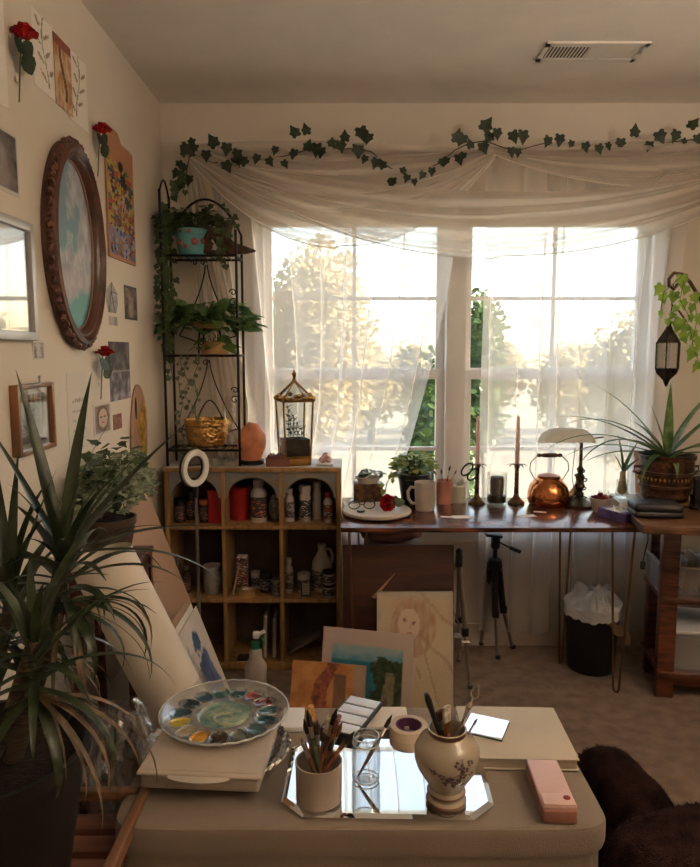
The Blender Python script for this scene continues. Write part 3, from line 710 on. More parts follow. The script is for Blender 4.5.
link('body', MB().box((0, 0, .018), (.10, .05, .036), bev=.003), pinkwood, t_); link('lid', MB().box((-.006, 0, .041), (.075, .044, .011), bev=.004), pinkwood, t_)
b = MB(); [b.ball((x, 0, .050), .006, 1) for x in (-.03, -.018, 0, .014)]; link('knobs', b, pinkwood, t_)
# terrarium lantern
t_ = thing('terrarium_lantern', 'brass and glass lantern terrarium with a small dark plant inside', 'terrarium', on_cab(295, 2.975) + Vector((0, 0, 0)), R(20))
W, Ht = .055, .235
def post(a, c, r=.0042): return MB().tube([a, c], r, 4)
b = MB()
for sx, sy in ((-1, -1), (1, -1), (1, 1), (-1, 1)):
    b.tube([(sx * W * .82, sy * W * .82, 0), (sx * W, sy * W, Ht)], .0042, 4); b.tube([(sx * W * 1.08, sy * W * 1.08, Ht), (0, 0, Ht + .072)], .0042, 4)
for z, k in ((.004, .82), (.03, .84), (Ht, 1.06)):
    for i in range(4):
        A = [(-1, -1), (1, -1), (1, 1), (-1, 1)][i]; B = [(1, -1), (1, 1), (-1, 1), (-1, -1)][i]
        b.tube([(A[0] * W * k, A[1] * W * k, z), (B[0] * W * k, B[1] * W * k, z)], .0045, 4)
link('frame', b, brass, t_)
b = MB(); b.box((0, 0, .015), (W * 1.64, W * 1.64, .026)); link('base', b, brass, t_)
b = MB()
for i in range(4):
    M = Matrix.Rotation(i * PI / 2, 4, 'Z'); b.grid(1, 1, lambda u, v: M @ Vector(((u - .5) * 2 * W * (.82 + .18 * v), -W * (.82 + .18 * v), .03 + (Ht - .03) * v)))
    b.grid(1, 1, lambda u, v: M @ Vector(((u - .5) * 2 * W * (1 - v) , -W * (1 - v), Ht + .07 * v)))
link('glass_pane', b, glass_m, t_, recalc=False)
b = MB()
for i in range(4):
    M = Matrix.Rotation(i * PI / 2, 3, 'Z')
    for k in range(5): b.ball(M @ Vector(((k - 2) * .022, -W * 1.06, Ht + .008 + (.010 if k == 2 else 0))), (.011, .004, .009), 1)
link('crest', b, brass, t_)
link('finial', MB().lathe([(0, Ht + .065), (.010, Ht + .07), (.005, Ht + .08), (.008, Ht + .09), (.009, Ht + .096), (.003, Ht + .105), (0, Ht + .118)], 12), brass, t_)
link('soil', MB().box((0, 0, .062), (W * 1.6, W * 1.6, .066)), soil_m, t_)
r = random.Random(3); bl, bs = MB(), MB()
for k in range(5):
    x, y, hh = (-.022, 0, .12) if k == 0 else (-.03 + .013 * k, r.uniform(-.01, .01), r.uniform(.05, .11) if k < 4 else .045)
    bs.tube([(x, y, .09), (x * 1.1, y, .095 + hh)], .0015, 5)
    for i in range(int(hh * 260)): z = .1 + hh * i / (hh * 260); a = i * 2.4; bl.leaf('thin', (x * 1.1, y, z), (math.cos(a), math.sin(a), .5), (0, 0, 1), .028, w=1.6)
link('plant_leaves', bl, leafdark, t_, recalc=False); link('plant_stems', bs, gstem, t_)
t_ = thing('crystal_dish', 'white square dish holding pink quartz at the cabinet end', 'dish', on_cab(325, 2.95))
link('dish', MB().box((0, 0, .005), (.07, .06, .008), bev=.003), white_paper, t_)
qz = mat('rose_quartz', (.70, .42, .38), .35, var=.15)
for k, (x, y, z, s) in enumerate(((-.012, 0, .022, .016), (.012, .006, .024, .017), (.002, -.004, .042, .014))):
    tag(link('rose_quartz', MB().ball((0, 0, 0), (s, s * .9, s * .9), 2, f=lambda c: 1 + .25 * noise.noise(c * 3 + Vector((k, 0, 0)))), qz, loc=t_.location + Vector((x, y, z)), flat=True), ('left lower', 'right lower', 'topmost')[k] + ' pink quartz stone on the white square dish', 'crystal')
tag(link('glass_saucer', MB().lathe([(0, 0), (.05, 0), (.062, .008), (.06, .01), (.048, .003), (0, .003)], 28), glass_m, loc=on_cab(194, 2.955)), 'clear glass saucer on the left end of the cabinet top', 'saucer')

# ------------------------------------------------------------------ desk on hairpin legs
DZ = .735; DX0, DX1, DY0, DY1 = -.034, 1.135, 2.51, 3.045
desk = thing('desk', 'polished red brown desk top on copper hairpin legs', 'desk', ((DX0 + DX1) / 2, (DY0 + DY1) / 2, 0))
deskm = mat('polished_mahogany', (.17, .055, .028), .22, var=.4, vscale=4, stretch=(1.5, 9, 9), coat=.25, spec=.45)
hw, hd = (DX1 - DX0) / 2, (DY1 - DY0) / 2
link('desk_top', MB().box((0, 0, DZ - .009), (2 * hw, 2 * hd, .018), bev=.003), deskm, desk)
hair = mat('copper_rod', (.30, .16, .085), .35, 1, var=.1)
for (x, y, a) in ((-hw + .065, -hd + .12, .9), (hw - .055, -hd + .19, -1.05), (-hw + .10, hd - .06, -.9), (hw - .20, hd - .08, .8)):
    b = MB(); b.tube([(-.055, 0, DZ - .02), (-.014, 0, .02), (-.008, 0, .006), (0, 0, .004), (.008, 0, .006), (.014, 0, .02), (.055, 0, DZ - .02)], .0048, 8)
    b.box((0, 0, DZ - .021), (.13, .04, .004)); link('hairpin_leg', b, hair, desk, loc=(x, y, 0), rot=(0, 0, a))
def on_desk(px, py): return at(px, py, Z=DZ + .0004)
def dk(px, Y): d = Y * ct - (DZ - CAMZ) * st; return Vector(((px - 350) / 700 * d, Y, DZ + .0004))
# turntable, plate, planter
p = dk(377, 2.72); lathe_thing('turntable', 'round cream turntable board at the left end of the desk', 'turntable', p, [('board', cream_c, cyl(.136, .008, .022, .003)), ('foot', black_m, cyl(.08, 0, .008))], n=48)
TT = p.z + .0225
tag(link('plate', MB().lathe([(0, 0), (.05, 0), (.072, .010), (.070, .012), (.048, .004), (0, .004)], 36), mat('blue_white_plate', (.45, .48, .55), .2, var=.3, vscale=30), loc=dk(368, 2.95) + Vector((0, -.02, 0))), 'blue and white plate under the square brown planter', 'plate')
q = dk(368, 2.93); t_ = thing('planter_box', 'square brown metal planter with succulent at the left of the desk', 'planter', q + Vector((0, 0, .004)), .03)
bx = mat('tooled_brown_metal', (.16, .075, .035), .45, .4, var=.4, vscale=50, bump=.6, bscale=90)
link('box', MB().box((0, 0, .038), (.108, .07, .074), bev=.003), bx, t_)
link('dish', MB().lathe([(0, .0755), (.035, .0755), (.05, .098), (.047, .098), (.033, .080), (0, .08)], 28), cream_c, t_)
foliage(t_, 26, 'round', leafvar, (.015, 0, .10), (.035, .025, .03), .028, 33, stems=False)
t_ = planter('potted_pothos', 'variegated pothos in a plain black pot beside the mug', 'plant', dk(414, 2.93), [(0, 0), (.048, 0), (.062, .098), (.066, .10), (.066, .118), (.060, .118), (.044, .004), (0, .004)], black_m, soil=(.06, .106))
foliage(t_, 120, 'heart', mat_leaf('yellow_green_pothos_leaf', (.42, .46, .14), (.12, .20, .05), vscale=30, tl=.5), (0, -.01, .125), (.085, .07, .085), .025, 34)
bl, bs = MB(), MB(); r = random.Random(9)
strand(bl, bs, [(-.05, -.03, .12), (-.08, -.05, .13), (-.11, -.06, .09), (-.115, -.06, .05), (-.10, -.06, .04)], 'heart', .026, r, .02)
link('trailing_leaves', bl, MATS['yellow_green_pothos_leaf'], t_, recalc=False); link('trailing_stem', bs, stem_m, t_)
# on the turntable
t_ = thing('eyeglasses', 'black framed eyeglasses lying on the round turntable', 'glasses', (p.x - .062, p.y + .012, TT), .1)
b = MB()
for s in (-1, 1): b.tube([(s * .03 + .022 * math.cos(a), -.02, .018 + .016 * math.sin(a)) for a in [2 * PI * k / 16 for k in range(17)]], .0022, 6)
b.tube([(-.008, -.02, .02), (.008, -.02, .02)], .002); link('frame', b, black_m, t_)
for s in (-1, 1): link('temple', MB().tube([(s * .052, -.02, .026), (s * .05, .05, .02), (s * .045, .08, .004)], .002, 6), black_m, t_)
lathe_thing('lens_cap', 'small black round cap on the turntable front', 'cap', (p.x - .065, p.y - .055, TT), [('cap', black_m, cyl(.016, 0, .007)), ('dial', silver, cyl(.010, .0065, .008))])
def rose(loc, label, rot=(0, 0, 0), s=1., group=None, clip=False):
    t = thing('fabric_rose', label, 'flower', loc, rot, group); b = MB(); r = random.Random(int(loc[0] * 999))
    for ring, (n, rad, tip) in enumerate(((4, .006, .30), (5, .012, .6), (6, .018, .95), (7, .023, 1.3))):
        for k in range(n):
            a = k * 2 * PI / n + ring * .5; c = Vector((math.cos(a), math.sin(a), 0))
            def f(u, v):
                th = a + (u - .5) * 1.5; rr = rad * (.45 + .65 * v ** 1.2 * tip) + .002 * math.sin(u * 9); z = .006 + .026 * v - .010 * max(0, tip - .5) * v * v
                return Vector((math.cos(th) * rr, math.sin(th) * rr, z + .012 * (1 - (2 * u - 1) ** 2) * v * .5)) * s
            b.grid(5, 4, f)
    link('petals', b, mat_leaf('red_silk_petal', (.55, .012, .012), (.22, .003, .006), tl=.2), t, recalc=False)
    b = MB(); b.tube([(0, 0, .006 * s), (.002, .004, -.04 * s), (0, .006, -.11 * s)], .0017 * s, 6); link('stem', b, gstem, t)
    b = MB()
    for a, z in ((.6, -.012), (2.4, -.03), (4.2, -.02)): b.leaf('oval', (0, 0, z * s), (math.cos(a), math.sin(a), -.6), (0, 0, 1), .045 * s, w=1.3)
    link('leaves', b, leafivy, t, recalc=False)
    return t
rose((p.x + .055, p.y - .01, TT + .024), 'red silk rose lying on the round turntable', (R(75), R(10), R(-35)), 1.15)
# mug
q = dk(425, 2.80); t_ = thing('mug', 'cream ceramic coffee mug with handle on the desk', 'mug', q)
link('cup', MB().lathe([(0, 0), (.030, 0), (.033, .004), (.038, .098), (.0355, .098), (.030, .008), (0, .008)], 32), mat('mug_glaze', (.60, .53, .47), .3), t_)
link('handle', MB().tube([(-.034, 0, .078), (-.050, 0, .080), (-.060, 0, .065), (-.058, 0, .04), (-.046, 0, .024), (-.031, 0, .022)], .0055, 8), MATS['mug_glaze'], t_)
# pink cup of tools
q = dk(444, 2.93); lathe_thing('pencil_cup', 'pink ceramic cup holding scissors and brushes', 'cup', q, [('cup', mat('pink_glaze', (.62, .27, .20), .35), [(0, 0), (.030, 0), (.033, .082), (.0305, .082), (.028, .004), (0, .004)]), ('rim', mat('pink_glaze'), [(.030, .08), (.034, .08), (.034, .085), (.030, .085)])])
t_ = thing('scissors', 'black handled scissors standing in the pink cup', 'scissors', q + Vector((.0, -.008, .01)), (0, R(40), 0))
link('blades', MB().box((0, 0, .055), (.012, .002, .11)).box((.004, .002, .05), (.010, .002, .10), rot=(0, .08, 0)), silver, t_)
for x, s in ((-.014, .021), (.016, .020)):
    link('handle', MB().tube([(x + s * .75 * math.sin(a), 0, .150 - s * 1.35 * math.cos(a)) for a in [2 * PI * k / 18 for k in range(19)]], .0038, 6), black_m, t_)
def brush(loc, tip, label, L=.18, hr=.003, hc=(.3, .12, .05), bc=(.03, .02, .015), bw=.004, bl=.022, group=None, ferr=None, flat_=False, drop=.0):
    """round or flat brush: loc = foot of handle, tip = direction"""
    d = Vector(tip).normalized(); t = thing('paint_brush', label, 'brush', loc, 0, group)
    t.rotation_euler = d.to_track_quat('Z', 'Y').to_euler()
    link('handle', MB().tube([(0, 0, 0), (0, 0, L * .3), (0, 0, L * .6), (0, 0, L * .72)], [hr * .5, hr * .9, hr * 1.15, hr * .8], 8), mat('brush_wood_%d_%d' % (int(hc[0] * 100), int(hc[1] * 100)), hc, .35), t)
    fe = link('ferrule', MB().tube([(0, 0, L * .71), (0, 0, L * .86)], [hr * .9, bw * .9], 8), ferr or silver, t)
    b = MB()
    if flat_: b.box((0, 0, L * .86 + bl / 2), (bw * 3.2, bw * 1.2, bl), bev=bw * .4)
    else: b.tube([(0, 0, L * .85), (0, 0, L * .85 + bl * .5), (0, 0, L * .85 + bl)], [bw * .9, bw, bw * .15], 8)
    link('bristles', b, mat('bristle_%d_%d' % (int(bc[0] * 100), int(bc[2] * 100)), bc, .8, var=.3, vscale=90), fe)
    return t
brush(q + Vector((.0, .005, .008)), (-.1, 0, 1), 'thin brush with blue tip in the pink cup', .14, .002, (.2, .1, .05), (.03, .15, .25))
brush(q + Vector((-.005, -.006, .008)), (.18, 0, 1), 'slim black brush left of the scissors in the pink cup', .16, .002, (.02, .02, .02))
brush(q + Vector((-.01, .01, .008)), (.5, .1, 1), 'pale wooden brush leaning right in the pink cup', .15, .0035, (.5, .33, .2), (.4, .3, .2))
# candle glass
q = dk(458, 2.93); lathe_thing('glass_candle', 'white candle poured in a clear glass tumbler', 'candle', q, [('wax', mat_leaf('white_wax', (.82, .76, .62), (.78, .72, .58), tl=.5), cyl(.029, .003, .068)), ('glass', glass_m, [(0, 0), (.032, 0), (.034, .086), (.0325, .086), (.0305, .003), (0, .003)]), ('wick', black_m, cyl(.001, .066, .078, .0003))])
# palm candlesticks
for px, side, hh in ((476.5, 'left', .0), (516, 'right', .0)):
    q = dk(px, 2.93); t_ = thing('palm_candlestick', 'bronze palm tree candlestick, %s one of the pair' % side, 'candlestick', q)
    br = mat('old_bronze', (.20, .12, .06), .4, 1, var=.3, vscale=30)
    link('base', MB().lathe([(0, 0), (.031, 0), (.032, .004), (.024, .012), (.012, .024), (.0085, .035), (0, .035)], 24), br, t_)
    link('trunk', MB().lathe([(0, .03)] + [(.0085 - .0015 * k / 12 + (.0012 if k % 2 else 0), .03 + .105 * k / 12) for k in range(13)] + [(0, .135)], 12), br, t_)
    b = MB()
    for k in range(9): b.blade((0, 0, .132), k * 2 * PI / 9 + .2, .75, .048, .012, 2.2, 6)
    link('fronds', b, br, t_, recalc=False)
    link('socket', MB().lathe(cyl(.010, .130, .148)), br, t_)
    cz = .148 * 1.14 + DZ; c = thing('taper_candle', 'pale pink taper candle in the %s palm candlestick' % side, 'candle', (q.x, q.y, cz + .0005))
    link('wax', MB().tube([(0, 0, 0), (0, 0, .09), (0, 0, .175), (0, 0, .182)], [.0088, .0078, .0062, .003], 12), mat_leaf('pink_wax', (.78, .58, .52), (.74, .54, .48), tl=.5), c)
    link('wick', MB().tube([(0, 0, .18), (.001, 0, .19)], .0008, 4), black_m, c)
# glass jar with dark bottom
q = dk(496.5, 2.92); lathe_thing('glass_jar', 'clear square sided glass of dark liquid between the candlesticks', 'jar', q, [('glass', glass_m, [(0, 0), (.036, 0), (.038, .004), (.038, .118), (.036, .118), (.036, .006), (0, .006)]), ('contents', mat('dark_green_liquid', (.02, .03, .015), .2), cyl(.0345, .006, .034)), ('candle_stub', mat('grey_wax', (.22, .2, .17), .6, var=.3), [(0, .036), (.024, .036), (.026, .06), (.027, .098), (.022, .104), (0, .104)])], n=28)
# kettle
q = dk(548, 2.91); t_ = thing('kettle', 'polished copper kettle with wooden bail handle on the desk', 'kettle', q)
link('body', MB().lathe([(0, 0), (.068, 0), (.073, .004), (.078, .02), (.077, .045), (.068, .075), (.05, .095), (.044, .100), (.044, .106), (0, .106)], 40), copper, t_)
link('lid', MB().lathe([(0, .104), (.040, .104), (.041, .110), (.02, .117), (0, .119)], 32), mat('dull_copper', (.35, .13, .06), .35, 1, var=.2), t_)
link('spout', MB().tube([(.066, 0, .028), (.088, 0, .036), (.102, 0, .06), (.110, 0, .086), (.124, 0, .098)], [.017, .014, .010, .008, .0075], 12), mat('brass_spout', (.42, .28, .15), .35, 1), t_)
for s in (-1, 1): link('bail_wire', MB().tube([(s * .05, 0, .09), (s * .073, 0, .13), (s * .07, 0, .16), (s * .045, 0, .185)], .0022, 6), mat('brass_wire', (.6, .42, .2), .3, 1), t_)
link('grip', MB().lathe([(0, -.047), (.006, -.046), (.008, -.036), (.005, -.033), (.008, -.02), (.0085, .02), (.005, .033), (.008, .036), (.006, .046), (0, .047)], 14, c=(0, 0, .186), M=Matrix.Rotation(PI / 2, 4, 'Y')), stem_m, t_)
# banker's lamp
q = dk(579, 2.89); t_ = thing('desk_lamp', "banker's desk lamp with milky glass shade and ornate stem", 'lamp', q)
link('base', MB().lathe([(0, 0), (.058, 0), (.060, .006), (.045, .014), (.02, .022), (.012, .03), (0, .03)], 32), mat('antique_metal', (.12, .09, .06), .4, .9, var=.3), t_)
link('stem', MB().lathe([(0, .025), (.011, .028), (.016, .04), (.008, .05), (.018, .066), (.012, .082), (.016, .10), (.008, .112), (.013, .125), (.006, .135), (.005, .25), (0, .25)], 16), MATS['antique_metal'], t_)
link('switch_cord', MB().tube([(.0 + .022 * math.sin(k * .9) * (1 if k < 22 else .4), -.012 + .008 * math.cos(k * .7), .02 + .0045 * k) for k in range(26)], .0022, 5), black_m, t_)
def shade(u, v):
    a = PI * (.04 + .92 * v); x = -.145 + .185 * u; e = (1 - abs(2 * u - 1) ** 3.2) ** .5
    return Vector((x, -.005 - .055 * math.cos(a) * (.45 + .55 * e), .218 + .052 * math.sin(a) * e))
link('glass_shade', MB().grid(28, 16, shade), mat_leaf('milk_glass', (.80, .74, .62), (.74, .68, .56), rough=.2, tl=.55), t_, recalc=False)
link('arm', MB().tube([(.0, 0, .245), (.026, -.01, .232), (.07, -.012, .238)], .003, 6).ball((.028, -.012, .235), .009, 2), MATS['antique_metal'], t_)
link('hanging_wire', MB().tube([(-.028, -.02, .2), (-.034, -.02, .1), (-.02, -.02, .03)], .0012, 4), black_m, t_)
# bowl of berries
q = dk(601, 2.77); t_ = thing('bowl', 'small white bowl of dried red petals on the desk', 'bowl', q)
link('dish', MB().lathe([(0, 0), (.026, 0), (.030, .004), (.042, .052), (.039, .052), (.026, .008), (0, .008)], 32), mat('bowl_glaze', (.55, .47, .42), .3), t_)
b = MB(); r = random.Random(2)
for k in range(70): a = r.uniform(0, 7); q2 = r.uniform(0, .034); b.leaf('round', (math.cos(a) * q2, math.sin(a) * q2, .046 + r.uniform(0, .012)), (r.uniform(-1, 1), r.uniform(-1, 1), r.uniform(-.3, .5)), (r.uniform(-1, 1), r.uniform(-1, 1), 1), .014)
b.lathe([(0, .044), (.036, .044), (.036, .048), (0, .05)], 20)
o = link('dried_petals', b, mat('dried_red_petal', (.40, .03, .03), .6, var=.3, vscale=40), None, recalc=False, loc=t_.location); tag(o, 'heap of dried red petals in the small white bowl', 'petals', kind='stuff')
# papers
for k, (px, py, w_, h_, a, tx) in enumerate(((462, 517, .075, .045, .1, 'small torn white paper on the desk before the candle glass'), (447, 517, .05, .02, -.2, 'narrow slip of paper on the desk right of the mug'), (527, 516, .07, .035, .25, 'white paper scrap on the desk before the kettle'), (540, 512, .05, .015, -.3, 'thin paper sliver beside the kettle'))):
    tag(link('paper_scrap', MB().box((0, 0, .0006), (w_, h_, .0008)), white_paper, loc=on_desk(px, py), rot=(0, 0, a)), tx, 'paper')
# tissue box
q = on_desk(617, 519); t_ = thing('tissue_box', 'small purple and white tissue packet on the desk corner', 'tissue box', q, R(24))
link('carton', MB().box((0, 0, .016), (.055, .13, .032), bev=.002), mat('purple_print', (.16, .11, .30), .5, var=.3, vscale=20), t_)
link('top_panel', MB().box((0, .0, .0323), (.05, .07, .001)), white_paper, t_)
b = MB(); r = random.Random(4)
b.grid(10, 6, lambda u, v: Vector(((u - .5) * .04, .01 * math.sin(u * 9) * v, .032 + .018 * v + .006 * math.sin(u * 14)))); link('tissue', b, white_paper, t_, recalc=False)

SC = {'brass_pot': 1.08, 'planter_box': 1.12, 'plate': 1.1, 'mug': 1.18, 'pencil_cup': 1.15, 'scissors': 1.1, 'glass_candle': 1.12, 'palm_candlestick': 1.14, 'taper_candle': 1.12,
      'glass_jar': 1.12, 'kettle': 1.12, 'desk_lamp': 1.22, 'bowl': 1.12, 'tissue_box': 1.1, 'terrarium_lantern': 1.17, 'salt_lamp': 1.2, 'candle_holder': 1.12, 'dried_petals': 1.12}
for o in C.objects:
    k = SC.get(o.name.split('.')[0])
    if k and not o.parent: o.scale = (k, k, k)
for o in C.objects:
    if o.get('label', '').endswith('beside the mug'): o.scale = (1.1, 1.1, 1.1)
# ------------------------------------------------------------------ things on the left wall (x = XL)
WROT = (0, 0, R(90))       # local -Y faces the room after this turn, local X runs along the wall
def onwall(px, py, off=0.0): return at(px, py, X=XL + off)
def wallrect(x0, x1, yt, yb):
    """near edge x0 (yt..yb at that edge), far edge x1 -> centre-bottom, width, height"""
    a = onwall(x0, yb); t_ = onwall(x0, yt); c = onwall(x1, (yt + yb) / 2)
    return Vector((XL + .0014, (a.y + c.y) / 2, a.z)), c.y - a.y, t_.z - a.z
def wall_paper(name, label, cat, x0, x1, yt, yb, fn, tilt=0, off=0, nu=30, nv=40, parent=None):
    L, w_, h_ = wallrect(x0, x1, yt, yb); L.x += off
    o = paint_sheet(name, w_, h_, fn, None, nu, nv, loc=L, rot=(tilt, 0, R(90)), thick=.0012)
    return tag(o, label, cat)
CR = (.80, .75, .68)
def f_plain(u, v): return CR
def f_botany(seed, ink=(.22, .20, .13)):
    def f(u, v):
        c = CR
        x = .5 + .12 * math.sin(v * 5 + seed)
        if abs(u - x) < .02 and v > .1: c = ink
        for k in range(7):
            vy = .15 + .11 * k; sx = x + (.18 if k % 2 else -.18)
            if ((u - sx) / .12) ** 2 + ((v - vy - abs(u - x) * .4) / .03) ** 2 < 1: c = mixc(ink, (.35, .2, .12), nz(u, v, 9, seed) + .5)
        return c
    return f
def f_orange(u, v):
    n = fb(u, v, 4, 3); c = mixc((.40, .18, .06), (.66, .50, .34), .5 + n * 2.2)
    if abs(u - .5 - .15 * math.sin(v * 6)) < .07 and .15 < v < .95: c = (.12, .05, .03)
    if v > .85: c = (.25, .07, .05)
    return c
def f_bw(seed, lo=(.035, .03, .035), hi=(.32, .28, .27), mar=.06, white=(.6, .56, .5)):
    def f(u, v):
        if u < mar or u > 1 - mar or v < mar or v > 1 - mar: return white
        n = fb(u, v, 3.2, seed); d = math.exp(-((u - .5) / .2) ** 2 - ((v - .45) / .4) ** 2)
        return mixc(lo, hi, .25 + n + d * .7)
    return f
wall_paper('paper_sheet', 'blank white paper cut by the top left of the picture', 'paper', -6, 4.5, -20, 100, f_plain)
wall_paper('botanical_print', 'leftmost botanical sketch of three taped high on the wall', 'art print', 34, 55.5, 9, 84, f_botany(1))
wall_paper('botanical_print', 'orange and brown ink print between two botanical sketches', 'art print', 55, 70, 34, 103, f_orange, off=.002)
wall_paper('botanical_print', 'rightmost botanical sketch of three taped high on the wall', 'art print', 69, 86, 48, 118, f_botany(4))
wall_paper('photograph', 'dark photograph of a pale figure with white border, upper left', 'photo', -14, 17, 116, 183, f_bw(2))
wall_paper('small_print', 'tiny print of pale smoke below the silver frame', 'print', 33, 44, 341, 360, f_bw(7, (.12, .09, .1), (.6, .55, .52), .08))
wall_paper('photo_strip', 'small brown figure print right of the oval frame', 'print', 125, 136.5, 285, 319, f_bw(9, (.05, .03, .025), (.4, .3, .24), .05, (.08, .06, .05)))
wall_paper('small_card', 'tiny white card under the crystal drawing', 'card', 109, 117, 316, 325, lambda u, v: (.45, .41, .37) if u < .6 else (.3, .27, .25))
def f_night(u, v):
    if .485 < v < .505: return (.3, .27, .28)
    if v > .5: return mixc((.03, .03, .035), (.22, .18, .18), fb(u, v, 5, 2) * 1.4 + .25)
    return mixc((.08, .07, .085), (.42, .38, .42), fb(u, v, 6, 9) * 1.5 + .15 + (.3 if v < .12 else 0))
wall_paper('postcard', 'two grey photographs stacked as one below the painted palette board', 'postcard', 110.5, 129.5, 341.5, 402, f_night)
def f_script(u, v):
    if .2 < u < .85 and (int(v * 40) % 5 == 0) and nz(u, v, 14) > -.15 and v < .75: return (.33, .29, .25)
    return (.64, .59, .52)
wall_paper('paper_strip', 'narrow white handwritten paper strip behind the tall leaves', 'paper', 69.5, 87.5, 373, 452, f_script)
def f_face(u, v):
    if u < .08 or u > .92 or v < .06 or v > .94: return (.6, .55, .5)
    c = mixc((.35, .30, .24), (.14, .11, .08), fb(u, v, 6, 1) + .4)
    if ((u - .52) / .27) ** 2 + ((v - .52) / .30) ** 2 < 1: c = (.55, .40, .32)
    if abs(v - .56) < .03 and (abs(u - .42) < .06 or abs(u - .62) < .06): c = (.07, .05, .04)
    if abs(v - .38) < .025 and abs(u - .52) < .07: c = (.45, .10, .07)
    if ((u - .5) / .34) ** 2 + ((v - .52) / .42) ** 2 < 1 < ((u - .52) / .25) ** 2 + ((v - .5) / .34) ** 2: c = (.16, .08, .04)
    return c
wall_paper('portrait_postcard', 'portrait postcard of a brown haired face taped to the wall', 'postcard', 94, 111, 405, 437, f_face)
wall_paper('small_card', 'tiny maroon card right of the portrait postcard', 'card', 113.5, 121.5, 415, 430.5, lambda u, v: mixc((.20, .04, .05), (.4, .25, .15), fb(u, v, 4, 4) + .3))
# crystal drawing: cut out pentagon
L, w_, h_ = wallrect(107, 117, 281, 312)
b = MB(); L.x = XL + .0002; b.prism([(-w_ / 2, h_ * .25), (-w_ * .35, 0), (w_ * .35, 0), (w_ / 2, h_ * .3), (w_ / 2, h_ * .65), (0, h_), (-w_ / 2, h_ * .7)], .0015, Matrix.Rotation(PI / 2, 4, 'X'))
t_ = tag(link('crystal_drawing', b, mat('grey_drawing', (.42, .40, .40), .8, var=.2, vscale=40), loc=L, rot=WROT, flat=True), 'small cut out pencil drawing of a crystal', 'drawing')
b = MB()
for a, c in (((-w_ * .35, 0), (-w_ * .1, h_ * .7)), ((-w_ * .1, h_ * .7), (0, h_)), ((w_ * .2, 0), (-w_ * .1, h_ * .7)), ((-w_ * .1, h_ * .7), (w_ / 2, h_ * .65))):
    b.tube([(a[0], -.002, a[1]), (c[0], -.002, c[1])], .0012, 4)
link('pencil_line', b, mat('pencil_grey', (.12, .11, .12), .8), t_)
# roses
def wall_rose(px, py, label, s=1.0):
    p = onwall(px, py, .03); p.x = XL + .02
    t = thing('fabric_rose', label, 'flower', p); b = MB(); r = random.Random(int(px)); red = mat_leaf('red_silk_petal', (.60, .012, .012), (.22, .003, .006), tl=.2)
    for ring, (n, rad, tip) in enumerate(((4, .006, .2), (5, .012, .5), (7, .019, .9), (8, .026, 1.25))):
        for k in range(n):
            a = k * 2 * PI / n + ring * .6
            def f(u, v):
                th = a + (u - .5) * 1.6; rr = rad * (.4 + .7 * v ** 1.1)
                return Vector((math.cos(th) * rr + .008, math.sin(th) * rr * 1.05, .002 + .026 * v - .020 * max(0, tip - .4) * v * v + .006 * math.sin(u * PI))) * s
            b.grid(5, 4, f)
    link('petals', b, red, t, recalc=False)
    link('stem', MB().tube([(.0, 0, .004), (-.006, .002, -.05 * s), (-.012, .0, -.125 * s)], .0016, 6), gstem, t)
    b = MB()
    for a, z, q in ((.9, -.002, .040), (-1.0, -.008, .042), (.5, -.030, .044)): b.leaf('oval', (.006, .0, z), (.15, math.sin(a), -.7), (1, -.5, .1), q * s, w=1.9)
    link('leaves', b, leafdark, t, recalc=False)
    link('tape', MB().box((-.0125, 0, -.08 * s), (.002, .02, .012)), paper_m, t)
    return t
wall_rose(25, 40, 'highest red silk rose, taped left of the botanical sketches', 1.15)
wall_rose(103, 134, 'red silk rose taped beside the top of the painted palette board', 1.05)
wall_rose(106, 357, 'red silk rose taped below the oval frame', 1.1)
# silver frame with picture behind glass
def picture_frame(name, label, x0, x1, yt, yb, fw, depth, fm, fn, matw=0, glass=True, lean=0):
    L, w_, h_ = wallrect(x0, x1, yt, yb); L.x = XL + .001
    t = thing(name, label, 'picture frame', L, R(90))
    b = MB()
    for s in (-1, 1): b.box((s * (w_ / 2 - fw / 2), -depth / 2, h_ / 2), (fw, depth, h_), bev=.002)
    for z in (fw / 2, h_ - fw / 2): b.box((0, -depth / 2, z), (w_ - fw * 1.98, depth, fw), bev=.002)
    link('frame', b, fm, t)
    o = paint_sheet('picture', w_ - 2 * fw + .004, h_ - 2 * fw + .004, fn, t, 40, 50); o.location = (0, -depth * .35, fw - .002)
    if glass: link('glass_pane', MB().box((0, -depth * .55, h_ / 2), (w_ - 2 * fw + .002, .002, h_ - 2 * fw + .002)), mat_thin('picture_glass', (.97, .97, .97), .12, .03), t)
    return t, w_, h_
def f_pale(u, v): return mixc((.52, .50, .45), (.70, .67, .6), fb(u, v, 3, 6) + .5)
t_, w_, h_ = picture_frame('silver_picture_frame', 'silver framed glazed picture cut by the left picture edge', -64, 27, 190, 338, .022, .022, mat('brushed_silver', (.50, .49, .50), .4, .5, var=.05), f_pale)
def f_forest(u, v):
    if u < .12 or u > .88 or v < .1 or v > .9: return (.62, .57, .48)
    n = fb(u * 3, v, 5, 8)
    c = mixc((.10, .08, .07), (.50, .46, .42), .45 + n * 1.5 + (v - .5) * .6)
    if int(u * 23) % 3 == 0 and v > .3: c = (.07, .06, .05)
    if v < .35: c = mixc(c, (.22, .17, .16), .7)
    return c
t_, w_, h_ = picture_frame('wooden_picture_frame', 'wood framed forest picture behind the dracaena', 12, 47.6, 385, 458, .012, .022, mat('orange_brown_wood', (.30, .13, .045), .35, var=.3, vscale=8, coat=.3), f_forest, glass=True)
link('hanger', MB().tube([(.0, -.03, h_), (.0, -.03, h_ + .014)], .003).ball((0, -.03, h_ + .016), .005, 1), silver, t_)
